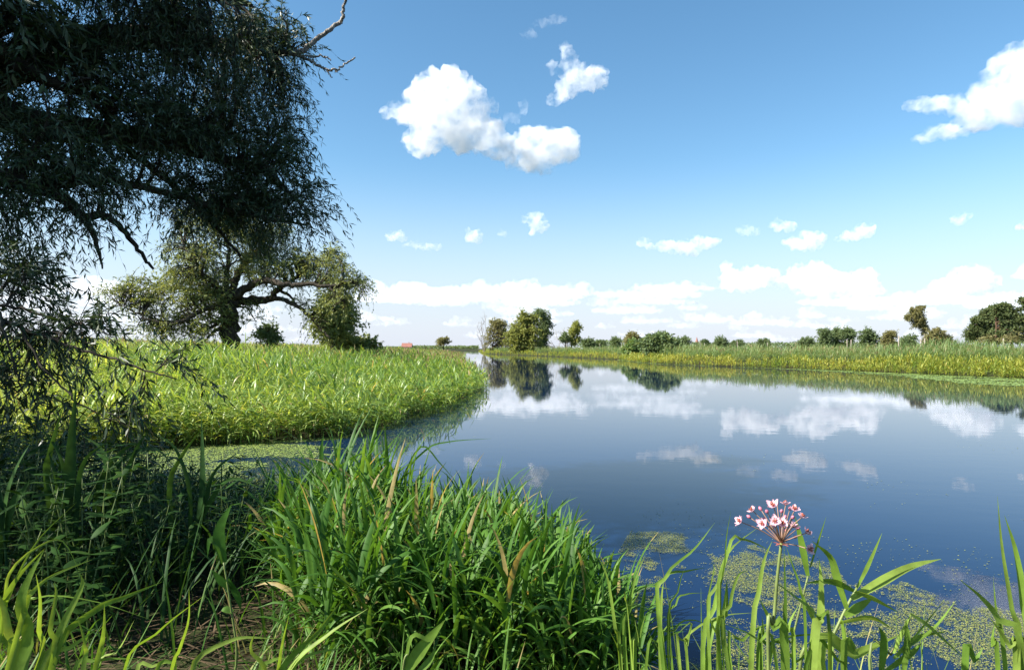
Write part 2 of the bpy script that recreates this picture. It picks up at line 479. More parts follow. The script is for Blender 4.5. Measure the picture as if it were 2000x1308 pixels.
M["willow2"] = leaf_mat("far_willow_leaf", [(0.0, (0.110, 0.152, 0.049)), (0.6, (0.214, 0.256, 0.090)), (1.0, (0.331, 0.344, 0.138))], trans=0.36, rough=0.5, spec=0.3)
M["tree_olive"] = leaf_mat("olive_tree_leaf", [(0.0, (0.158, 0.194, 0.051)), (0.6, (0.276, 0.307, 0.086)), (1.0, (0.389, 0.382, 0.120))], trans=0.33, rough=0.6, spec=0.2)
M["tree_brown"] = leaf_mat("brownish_tree_leaf", [(0.0, (0.131, 0.138, 0.058)), (0.6, (0.227, 0.220, 0.091)), (1.0, (0.323, 0.282, 0.138))], trans=0.33, rough=0.6, spec=0.2)
M["tree_dark"] = leaf_mat("dark_tree_leaf", [(0.0, (0.082, 0.128, 0.059)), (0.6, (0.149, 0.206, 0.090)), (1.0, (0.234, 0.281, 0.125))], trans=0.3, rough=0.6, spec=0.2)
M["pine"] = leaf_mat("pine_needle", [(0.0, (0.047, 0.074, 0.029)), (0.6, (0.099, 0.130, 0.047)), (1.0, (0.185, 0.205, 0.072))], trans=0.2, rough=0.6, spec=0.2)
M["straw"] = leaf_mat("dead_straw", [(0.0, (0.05, 0.036, 0.022)), (1.0, (0.15, 0.105, 0.062))], trans=0.15, rough=0.85, spec=0.1, twarm=(1, 0.9, 0.7))  # straw colour darkened to carry the shade of the grass around it
M["weed"] = leaf_mat("duckweed_leaf", [(0.0, (0.10, 0.14, 0.028)), (0.6, (0.23, 0.26, 0.06)), (1.0, (0.38, 0.36, 0.12))], trans=0.1, rough=0.6, spec=0.3)
M["weed_pale"] = leaf_mat("duckweed_green", [(0.0, (0.14, 0.22, 0.05)), (0.6, (0.26, 0.34, 0.08)), (1.0, (0.37, 0.42, 0.13))], trans=0.1, rough=0.5, spec=0.4)
M["bark"] = bark_mat("dark_bark", (0.022, 0.018, 0.013), (0.075, 0.062, 0.046))
M["bark_grey"] = bark_mat("grey_dead_bark", (0.15, 0.13, 0.11), (0.36, 0.33, 0.29), 30)
M["bark_pine"] = bark_mat("pine_bark", (0.07, 0.042, 0.028), (0.16, 0.095, 0.06))
M["stalk"] = leaf_mat("green_stalk", [(0.0, (0.10, 0.15, 0.04)), (1.0, (0.20, 0.24, 0.07))], trans=0.1, rough=0.5)

# ------------------------------------------------------------------ plant geometry
def ribbons(g, P, az, L, W, a0, bend, S=4, tint=0.5, twist=0.0, fold=0.0, pw=1.4, base_w=0.55, kink=None):
    """Many grass-like leaves at once: each bends over from a0 (angle off vertical) by `bend`."""
    P = np.asarray(P, float).reshape(-1, 3); N = len(P)
    b = lambda a: np.broadcast_to(np.asarray(a, float), (N,))
    az, L, W, a0, bend, tint, twist = b(az), b(L), b(W), b(a0), b(bend), b(tint), b(twist)
    tm = (np.arange(S) + 0.5) / S
    ang = a0[:, None] + bend[:, None] * tm[None, :] ** pw
    ds = (L / S)[:, None]
    h = np.concatenate([np.zeros((N, 1)), np.cumsum(np.sin(ang) * ds, 1)], 1)
    v = np.concatenate([np.zeros((N, 1)), np.cumsum(np.cos(ang) * ds, 1)], 1)
    ca, sa = np.cos(az), np.sin(az)
    C = np.stack([P[:, 0:1] + h * ca[:, None], P[:, 1:2] + h * sa[:, None], P[:, 2:3] + v], -1)
    T = np.gradient(C, axis=1); T = norm(T)
    side0 = np.stack([-sa, ca, np.zeros(N)], -1)[:, None, :]
    nrm = np.cross(T, np.broadcast_to(side0, T.shape))
    t = np.linspace(0, 1, S + 1)
    tw = twist[:, None, None] * (0.4 + 0.6 * t)[None, :, None]
    side = side0 * np.cos(tw) + nrm * np.sin(tw)
    up = np.cross(side, T)
    prof = np.minimum(1.0, base_w + t * (1 - base_w) / 0.3) * np.clip(1 - t ** 2.4, 0.03, 1)
    w = 0.5 * W[:, None, None] * prof[None, :, None]
    if fold:
        V = np.stack([C - side * w + up * w * fold, C, C + side * w + up * w * fold], 2)
        k = 3
    else:
        V = np.stack([C - side * w, C + side * w], 2); k = 2
    base = (np.arange(N) * (S + 1) * k)[:, None, None]
    s = np.arange(S)[None, :, None] * k; c = np.arange(k - 1)[None, None, :]
    q = np.stack([base + s + c, base + s + c + 1, base + s + k + c + 1, base + s + k + c], -1)
    tt = np.repeat(tint, S * (k - 1)).reshape(N, S, k - 1)
    if S >= 5:                                             # some leaves have dried tips
        dry = np.random.default_rng(N).random(N) < 0.07
        tt[dry, -1] = 0.99
    g.add(V.reshape(-1, 3), q.reshape(-1, 4), tt.ravel())

def tube(g, pts, rad, sides=6, tint=0.5):
    P = np.asarray(pts, float); n = len(P)
    R = np.broadcast_to(np.asarray(rad, float), (n,))
    T = norm(np.gradient(P, axis=0))
    ref = np.array([0.31, 0.17, 0.93]) if abs(T[0, 2]) < 0.9 else np.array([1.0, 0.2, 0.1])
    A = norm(np.cross(T, ref)); B = np.cross(T, A)
    a = np.linspace(0, 2 * np.pi, sides, endpoint=False)
    V = P[:, None, :] + R[:, None, None] * (A[:, None, :] * np.cos(a)[None, :, None] + B[:, None, :] * np.sin(a)[None, :, None])
    i, j = np.meshgrid(np.arange(n - 1), np.arange(sides), indexing='ij'); j2 = (j + 1) % sides
    q = np.stack([i * sides + j, i * sides + j2, (i + 1) * sides + j2, (i + 1) * sides + j], -1).reshape(-1, 4)
    V = V.reshape(-1, 3); c = len(V)
    V = np.concatenate([V, P[-1:]])
    jj = np.arange(sides); o = (n - 1) * sides
    cap = np.stack([o + jj, o + (jj + 1) % sides, np.full(sides, c), np.full(sides, c)], -1)
    g.add(V, np.concatenate([q, cap]), tint)

def spline(pts, n=12):
    P = np.asarray(pts, float)
    if len(P) < 3:
        t = np.linspace(0, 1, n)[:, None]; return P[0] * (1 - t) + P[-1] * t
    Q = np.concatenate([[2 * P[0] - P[1]], P, [2 * P[-1] - P[-2]]])
    out = []
    m = len(P) - 1
    for u in np.linspace(0, m - 1e-6, n):
        i = int(u); t = u - i
        a, b, c, d = Q[i], Q[i + 1], Q[i + 2], Q[i + 3]
        out.append(0.5 * (2 * b + (c - a) * t + (2 * a - 5 * b + 4 * c - d) * t * t + (3 * b - a - 3 * c + d) * t ** 3))
    return np.array(out)

def leaves(g, P, D, L, W, tint, r):
    """Lance-shaped leaves at P pointing along D."""
    N = len(P); D = norm(D)
    rv = r.normal(size=(N, 3))
    side = norm(np.cross(D, rv)); up = np.cross(side, D)
    L = np.broadcast_to(L, (N,))[:, None]; W = np.broadcast_to(W, (N,))[:, None]
    mid = P + D * L * 0.42 + up * L * 0.05
    V = np.stack([P, mid + side * W * 0.5, P + D * L - up * L * 0.05, mid - side * W * 0.5], 1)
    q = np.arange(N * 4).reshape(N, 4)
    g.add(V.reshape(-1, 3), q, np.broadcast_to(tint, (N,)))

def reed_plants(gl, gs, P, H, r, K=5, leaf=(0.28, 0.45), lw=0.016, S=3, fold=0.0, az_bias=None, tint=(0.2, 0.9), stem_w=0.006, a0=(0.35, 0.9), bend=(0.5, 1.6), low=0.25, tint_base=None):
    N = len(P)
    if N == 0: return None
    H = np.broadcast_to(H, (N,))
    laz = r.uniform(0, 2 * np.pi, N); lean = r.uniform(0.0, 0.22, N)
    top = P + np.stack([np.cos(laz) * lean * H, np.sin(laz) * lean * H, H], -1)
    f = np.linspace(low, 1.0, K)[None, :] + r.uniform(-0.06, 0.06, (N, K)); f = np.clip(f, 0.05, 1.0)
    base = P[:, None, :] * (1 - f[..., None]) + top[:, None, :] * f[..., None]
    az = laz[:, None] + np.pi * np.arange(K)[None, :] + r.normal(0, 0.7, (N, K))
    if az_bias is not None:
        m = r.random((N, K)) < 0.6
        az = np.where(m, az_bias + r.normal(0, 0.8, (N, K)), az)
    sc = r.uniform(leaf[0], leaf[1], (N, K)) * (H[:, None] / np.mean(H))
    tn = r.uniform(tint[0], tint[1], (N, 1)) + r.normal(0, 0.08, (N, K))
    if tint_base is not None: tn = tn + tint_base[:, None]
    lwv = np.broadcast_to(lw, (N,))[:, None] * r.uniform(0.7, 1.25, (N, K))
    aa = r.uniform(a0[0], a0[1], (N, K)); bb = r.uniform(bend[0], bend[1], (N, K))
    aa[:, -1] *= 0.4; bb[:, -1] *= 0.6
    ribbons(gl, base.reshape(-1, 3), az.ravel(), sc.ravel(), lwv.ravel(), aa.ravel(), bb.ravel(), S=S, tint=np.where(r.random(N * K) < 0.03, 1.0, np.clip(tn, 0, 0.86).ravel()), twist=r.uniform(-0.9, 0.9, N * K), fold=fold)
    if gs is not None:
        ribbons(gs, P, laz, np.hypot(H, lean * H), np.broadcast_to(stem_w, (N,)), np.arctan(lean), np.zeros(N), S=2, tint=r.uniform(0, 0.5, N), base_w=1.0)
    return top

def sample_px(r, n, px0, px1, y0, y1, power):
    """Ground points spread so that density falls off with distance, inside the picture's wedge."""
    u = r.random(n); e = 1 - power
    Y = (y0 ** e + u * (y1 ** e - y0 ** e)) ** (1 / e)
    px = r.uniform(px0, px1, n)
    return (px - 1000) / FPX * Y, Y

# ------------------------------------------------------------------ meadow reeds on the left bank
def build_left_meadow():
    r = np.random.default_rng(11)
    g = Geo(); gp = Geo()
    X, Y = sample_px(r, 80000, -450, 965, 9.4, 170, 0.62)
    d, k = river_dist(X, Y)
    ok = (d > -0.12 - 1.1 * np.maximum(fbm(X * 0.8 + 5, Y * 0.8) - 0.45, 0) * np.clip(Y / 14, 0.6, 2)) & (k == 0)
    X, Y, d = X[ok], Y[ok], d[ok]
    Z = np.maximum(height(X, Y), -0.05)
    H = (0.62 + 0.30 * sstep(d / 6)) * r.uniform(0.6, 1.25, len(X)) * (0.55 + 0.9 * fbm(X * 0.3, Y * 0.3))
    pale = 0.8 * (fbm(X * 0.16 + 9, Y * 0.16) - 0.5) + 0.02
    lw = 0.027 * (1 + Y / 50)
    pale = pale + 0.22 * sstep((22 - Y) / 12) * sstep((-0.15 - X / Y) / 0.3) - 0.10 * sstep((X / Y + 0.25) / 0.2)
    for lo, hi, S, K in ((0, 24, 5, 6), (24, 60, 4, 5), (60, 400, 2, 5)):
        m = (Y >= lo) & (Y < hi)
        P = np.stack([X, Y, Z], -1)[m]
        top = reed_plants(g, g, P, H[m], r, K=K, leaf=(0.26, 0.46), lw=lw[m], S=S, tint=(0.25, 0.8), stem_w=0.007 * (1 + Y[m] / 60), az_bias=math.radians(200), a0=(0.5, 1.3), bend=(0.9, 2.4), tint_base=pale[m])
        pm = (r.random(len(P)) < (0.30 * sstep((Y[m] - 24) / 30)))
        tp = top[pm]
        for kk in range(3):
            ribbons(gp, tp + [0, 0, 0.06], r.uniform(0, 6.28, len(tp)), r.uniform(0.20, 0.36, len(tp)), 0.018 * (1 + tp[:, 1] / 40), r.uniform(0, 0.3, len(tp)), r.uniform(0.2, 1.1, len(tp)), S=2, tint=r.random(len(tp)))
    # scattered taller and dead stems
    Xd, Yd = sample_px(r, 1500, -60, 900, 14, 90, 0.9)
    d2, k2 = river_dist(Xd, Yd); ok = (d2 > 1.0) & (k2 == 0) & (fbm(Xd * 0.12 + 30, Yd * 0.12) > 0.5)
    Pd = np.stack([Xd, Yd, height(Xd, Yd)], -1)[ok]; nd = len(Pd)
    ribbons(gp, Pd, r.uniform(0, 6.28, nd), r.uniform(0.8, 1.25, nd), 0.010 * (1 + Pd[:, 1] / 40), r.uniform(0, 0.15, nd), r.uniform(0, 0.5, nd), S=3, tint=r.random(nd), base_w=1.0)
    reed_plants(g, g, Pd + r.normal(0, 0.3, Pd.shape) * [1, 1, 0], r.uniform(0.95, 1.3, nd), r, K=6, leaf=(0.3, 0.5), lw=0.026, S=4, tint=(0.0, 0.4), a0=(0.3, 0.9), bend=(0.6, 1.6))
    o = g.build("reed_meadow", M["meadow"]); set_tags(o, "dense yellow green reeds and grass covering the left bank", "reeds", kind="stuff")
    o = gp.build("seed_heads", M["panicle"]); set_tags(o, "tan grass seed heads over the left meadow", "seed heads", kind="stuff")
build_left_meadow()

def build_right_bank():
    r = np.random.default_rng(12)
    lo, hi, pn = Geo(), Geo(), Geo()
    X, Y = sample_px(r, 120000, 925, 2120, 30, 420, 1.001)
    d, k = river_dist(X, Y)
    ok = (d > -0.55) & (k == 1) & (d < 9 + Y * 0.03)
    X, Y, d = X[ok], Y[ok], d[ok]
    Z = np.maximum(height(X, Y), -0.02)
    nb = fbm(X * 0.16 + 3, Y * 0.16)
    low = (d + 9.0 * (nb - 0.5)) < 2.6
    H = np.where(low, 0.50, 0.88) * r.uniform(0.7, 1.2, len(X)) * (0.5 + 1.0 * fbm(X * 0.28, Y * 0.28 + 40))
    lw = np.where(low, 0.035, 0.022) * (1 + Y / 70)
    for m, g, K in ((low, lo, 5), (~low, hi, 5)):
        P = np.stack([X, Y, Z], -1)[m]
        top = reed_plants(g, g, P, H[m], r, K=K, leaf=(0.22, 0.36) if g is lo else (0.35, 0.6), lw=lw[m], S=2, tint=(0.15, 0.85), stem_w=0.01 * (1 + Y[m] / 80), tint_base=(nb[m] - 0.5), bend=(0.5, 1.6))
        if g is hi:
            pm = (r.random(len(P)) < 0.10 + 0.3 * sstep((d[m] - 4) / 4))
            tp = top[pm]
            for kk in range(2):
                ribbons(pn, tp - [0, 0, 0.1], r.uniform(0, 6.28, len(tp)), r.uniform(0.2, 0.4, len(tp)), 0.02 * (1 + tp[:, 1] / 60), r.uniform(0, 0.3, len(tp)), r.uniform(0.2, 1.0, len(tp)), S=2, tint=r.random(len(tp)))
    o = lo.build("bank_plants", M["bank_low"]); set_tags(o, "low yellow green waterside plants along the right bank", "plants", kind="stuff")
    o = hi.build("bank_reeds", M["bank_high"]); set_tags(o, "taller blue green reeds along the top of the right bank", "reeds", kind="stuff")
    o = pn.build("bank_seed_heads", M["panicle"]); set_tags(o, "tan grass seed heads along the right bank", "seed heads", kind="stuff")
build_right_bank()

# ------------------------------------------------------------------ trees
def connect(limbs, target):
    """Nearest point of the limbs to a target: returns (point, tangent, radius)."""
    best = None
    for P, R in limbs:
        d = np.linalg.norm(P - target, axis=1)
        i = int(np.argmin(d + 0.3 * np.maximum(P[:, 2] - target[2], 0)))
        if best is None or d[i] < best[0]:
            t = P[min(i + 1, len(P) - 1)] - P[max(i - 1, 0)]
            best = (d[i], P[i], t / (np.linalg.norm(t) + 1e-9), R[i])
    return best[1:]

def twig_foliage(gl, gb, O, D, L, r, n_leaf, leaf_l, leaf_w, droop=0.6, tint=(0.1, 0.9), wood=0.004):
    """Leafy twigs starting at O along D, drooping under their weight."""
    N = len(O); D = norm(D)
    S = 5
    t = np.linspace(0, 1, S + 1)
    L = np.broadcast_to(L, (N,))
    dr = droop * r.uniform(0.4, 1.3, N)
    C = O[:, None, :] + D[:, None, :] * (L[:, None] * t[None, :])[..., None]
    C[..., 2] -= dr[:, None] * L[:, None] * (t[None, :] ** 2)
    wob = r.normal(size=(N, 3)) * 0.12 * L[:, None]
    C += wob[:, None, :] * np.sin(t * np.pi)[None, :, None]
    if gb is not None:
        T = norm(np.gradient(C, axis=1))
        side = norm(np.cross(T, r.normal(size=(N, 1, 3))))
        w = wood * (1 - 0.7 * t)[None, :, None]
        V = np.stack([C - side * w, C + side * w], 2)
        b = (np.arange(N) * (S + 1) * 2)[:, None]; s = np.arange(S)[None, :] * 2
        q = np.stack([b + s, b + s + 1, b + s + 3, b + s + 2], -1)
        gb.add(V.reshape(-1, 3), q.reshape(-1, 4), 0.5)
    f = r.uniform(0.12, 1.0, (N, n_leaf)); f[:, 0] = 1.0
    fi = f * S; i0 = np.minimum(fi.astype(int), S - 1); a = (fi - i0)[..., None]
    rows = np.arange(N)[:, None]
    P = C[rows, i0] * (1 - a) + C[rows, i0 + 1] * a
    T = norm(C[rows, i0 + 1] - C[rows, i0])
    dirs = T * r.uniform(0.5, 1.2, (N, n_leaf, 1)) + norm(r.normal(size=(N, n_leaf, 3))) * 0.75 + np.array([0, 0, -0.25])
    tn = np.clip(r.uniform(tint[0], tint[1], (N, 1)) * 0.6 + r.uniform(tint[0], tint[1], (N, n_leaf)) * 0.4, 0, 1)
    k = N * n_leaf
    leaves(gl, P.reshape(-1, 3), dirs.reshape(-1, 3), leaf_l * r.uniform(0.7, 1.2, k), leaf_w * r.uniform(0.75, 1.2, k), tn.ravel(), r)

def blob_points(r, blobs, n, shell=0.45):
    """Random points in ellipsoids (cx, cy, cz, rx, ry, rz), shared out by size."""
    B = np.array(blobs, float)
    w = (B[:, 3] * B[:, 4] * B[:, 5]) ** 0.75; w /= w.sum()
    idx = r.choice(len(B), n, p=w)
    d = norm(r.normal(size=(n, 3)))
    rad = (r.random(n) ** shell)[:, None]
    return B[idx, :3] + d * rad * B[idx, 3:6], B[idx, :3]

def tree(name, label, cat, base, limbs, blobs, leaf_m, bark_m, n_sec, n_twig, n_leaf, leaf_l, leaf_w, twig_l, droop=0.5, seed=0, group=None, sec_r=0.02, tint=(0.05, 0.95), wood=0.006, twigs=True, part="crown", spread=1.0):
    """Tapered trunk and limbs, secondary branches out to points in the crown, drooping leafy twigs on those."""
    r = np.random.default_rng(seed)
    root = empty(name, tuple(base))
    set_tags(root, label, cat, group)
    gt = Geo()
    LB = []
    for pts, r0, r1 in limbs:
        P = spline(pts, max(6, 5 * len(pts)))
        P[1:-1] += r.normal(0, 1, P[1:-1].shape) * 0.18 * min(r0, 0.4)
        R = np.linspace(r0, r1, len(P)) ** 1.0
        if pts is limbs[0][0]:
            R[0] *= 1.25
        tube(gt, P, R, 8)
        LB.append((P, R))
    gl = Geo()
    if blobs:
        A, cen = blob_points(r, blobs, n_sec)
        O_, D_ = [], []
        per = n_twig
        for a, c in zip(A, cen):
            p, t, rr = connect(LB, a)
            dist = np.linalg.norm(a - p)
            mid = p + (a - p) * 0.5 + t * dist * 0.15 + np.array([0, 0, 0.10 * dist]) + r.normal(0, 0.06, 3) * dist
            C = spline([p, mid, a], 7)
            tube(gt, C, np.linspace(min(sec_r * 1.6, rr * 0.6 + sec_r * 0.3), sec_r * 0.25, 7), 4)
            f = r.uniform(0.35, 1.0, per); i = np.minimum((f * 6).astype(int), 5)
            o = C[i] + (C[i + 1] - C[i]) * (f * 6 - i)[:, None]
            out = norm(C[-1] - C[0])[None, :] * 0.55 + norm(r.normal(size=(per, 3))) * 0.85 * spread + np.array([0, 0, 0.12])
            O_.append(o); D_.append(out)
        O_ = np.concatenate(O_); D_ = np.concatenate(D_)
        twig_foliage(gl, gt if twigs else None, O_, D_, twig_l * r.uniform(0.55, 1.25, len(O_)), r, n_leaf, leaf_l, leaf_w, droop, tint, wood)
    gt.build("trunk", bark_m, root)
    if blobs:
        gl.build(part, leaf_m, root)
    return root

def PX(px, py, Y): return at_y(px, py, Y)
def pxblob(px, py, Y, rx, ry, rd=None):
    c = at_y(px, py, Y); u = Y / FPX
    return (*c, rx * u, (rd if rd is not None else 0.5 * (rx + ry) * u), ry * u)

def build_second_willow():
    Y = 38.0
    p = lambda x, y, dy=0: PX(x, y, Y + dy)
    base = PX(453, 676, Y); base[2] = height(np.array([base[0]]), np.array([base[1]]))[0] - 0.05
    limbs = [
        ([base, p(449, 640), p(446, 610), p(442, 582)], 0.52, 0.44),
        ([p(443, 590), p(462, 576), p(480, 564), p(516, 547, -0.5), p(550, 555, -1), p(592, 554, -1), p(642, 558, -1.2), p(682, 550, -1)], 0.30, 0.06),
        ([p(452, 597), p(474, 587, 0.6), p(522, 585, 1), p(544, 566, 1), p(560, 556, .8), p(600, 530, 1), p(640, 510, 1.2)], 0.30, 0.05),
        ([p(530, 582, .8), p(550, 584, 0.6), p(572, 594, .4), p(592, 606, .2), p(614, 628, 0), p(628, 645, 0), p(645, 662, -.2)], 0.15, 0.05),
        ([p(544, 566, 1), p(566, 578, 1.5), p(580, 596, 1.8), p(596, 612, 1.8)], 0.10, 0.03),
        ([p(642, 558, -1.2), p(655, 572, -1.3), p(672, 590, -1.4)], 0.08, 0.03),
        ([p(448, 580), p(460, 548, 1), p(469, 524, 1.5), p(486, 505, 2), p(505, 486, 2), p(530, 450, 2)], 0.26, 0.05),
        ([p(440, 582), p(432, 572), p(420, 556, -1), p(407, 544, -1), p(382, 516, -1.5), p(360, 480, -1.5)], 0.28, 0.05),
        ([p(440, 575), p(442, 540, 0), p(448, 500, -.5), p(440, 450, -.5)], 0.22, 0.05),
        ([p(445, 618), p(432, 622), p(415, 638, -1), p(396, 641, -1.2), p(372, 652, -1.5)], 0.16, 0.03),
        ([p(446, 634), p(425, 642, -.6), p(410, 655, -.8), p(400, 668, -1)], 0.14, 0.06),
        ([p(440, 604), p(420, 600, -1), p(395, 606, -1.5), p(360, 626, -2), p(330, 631, -2.2), p(295, 627, -2.4), p(262, 608, -2.5), p(238, 598, -2.5)], 0.17, 0.03),
        ([p(436, 585), p(410, 572, 1), p(370, 565, 1.4), p(320, 560, 1.6), p(280, 540, 1.8)], 0.16, 0.03),
        ([p(455, 600, .5), p(480, 600, .6), p(492, 615, .8), p(500, 628, .8)], 0.06, 0.02),
    ]
    blobs = [pxblob(*b) for b in [
        (560,528,38.5,55,26),(600,515,38.5,50,24),(655,515,38,48,24),(690,540,37.3,28,28),(706,566,37.2,14,24),(640,545,38,50,18),(520,535,38,40,22),(668,585,37,30,34),(628,620,38,36,30),
        (575,555,38.6,40,12),(585,590,39,24,14),(545,505,39,40,26),
        (360,560,37,80,46),(300,575,36.5,60,36),(390,615,37,60,34),(330,640,36.5,66,24),(265,600,36,42,26),(420,545,38,46,34),(240,560,36,40,26),(380,655,36.5,60,14),
        (440,450,38,90,54),(520,470,39.5,70,40),(380,500,37,70,44),(480,520,39,44,26),(490,612,38.6,22,22),(430,410,38,80,30),(410,585,37.5,40,28)]]
    tree("willow_tree", "spreading old willow with a thick short trunk standing in the left meadow", "tree", base, limbs, blobs,
         M["willow2"], M["bark"], 500, 12, 11, 0.17, 0.050, 0.85, droop=0.45, seed=21, sec_r=0.035, wood=0.010)
build_second_willow()

def ground_at(px, Y, sink=0.05):
    b = PX(px, 681, Y)
    b[2] = height(np.array([b[0]]), np.array([b[1]]))[0] - sink
    return b

def simple_tree(name, label, cat, px, Y, trunk_top, blobs, mat, seed, trunk_r=0.25, bark=None, lean=None, n=90, leaf=0.3, group=None, twig=None, extra=(), droop=0.25, n_leaf=10, n_twig=7, part="crown", sec_r=None, spread=1.0):
    """A tree seen far off: trunk from the ground at px up to trunk_top (px, py), crown of pixel ellipses."""
    base = ground_at(px, Y)
    B = [pxblob(b[0], b[1], Y + (b[4] if len(b) > 4 else 0), b[2], b[3]) for b in blobs]
    top = PX(trunk_top[0], trunk_top[1], Y)
    mid = 0.5 * (base + top) if lean is None else PX(lean[0], lean[1], Y)
    limbs = [([base, mid, top], trunk_r, trunk_r * 0.35)]
    for e in extra:
        limbs.append(([PX(a, b_, Y) for a, b_ in e], trunk_r * 0.55, trunk_r * 0.12))
    size = np.mean([max(b[3:6]) for b in B]) if B else 1
    return tree(name, label, cat, base, limbs, B, mat, bark or M["bark"], n, n_twig, n_leaf, leaf, leaf * 0.55, twig or size * 0.45, droop=droop, seed=seed, group=group, sec_r=sec_r or trunk_r * 0.22, wood=0.02, twigs=False, part=part, spread=spread)

def bare_tree(name, label, px, Y, tips, seed, r0=0.16, start=None, bark=None):
    """A dead tree: crooked bare limbs with side shoots."""
    r = np.random.default_rng(seed)
    base = ground_at(px, Y)
    root = empty(name, tuple(base)); set_tags(root, label, "tree")
    g = Geo(); u = Y / FPX
    for tx, ty in tips:
        top = PX(tx, ty, Y + r.uniform(-1.5, 1.5))
        d = top - base
        c = spline([base, base + d * 0.3 + r.normal(0, 0.05, 3) * np.linalg.norm(d), base + d * 0.65 + r.normal(0, 0.06, 3) * np.linalg.norm(d), top], 14)
        tube(g, c, np.linspace(r0, 0.035, 14), 5)
        for k in range(9):
            i = r.integers(4, 13)
            L = np.linalg.norm(d) * r.uniform(0.12, 0.32)
            v = norm(norm(d) * 0.7 + r.normal(0, 0.6, 3)) * L
            cc = spline([c[i], c[i] + v * 0.5 + r.normal(0, 0.08, 3) * L, c[i] + v], 6)
            tube(g, cc, np.linspace(0.05, 0.02, 6), 4)
            for _ in range(3):
                j = r.integers(2, 6); w = norm(v + r.normal(0, 0.7, 3) * L) * L * 0.45
                tube(g, spline([cc[j], cc[j] + w * .6, cc[j] + w], 4), np.linspace(0.025, 0.014, 4), 3)
    g.build("branches", bark or M["bark_grey"], root)
    return root

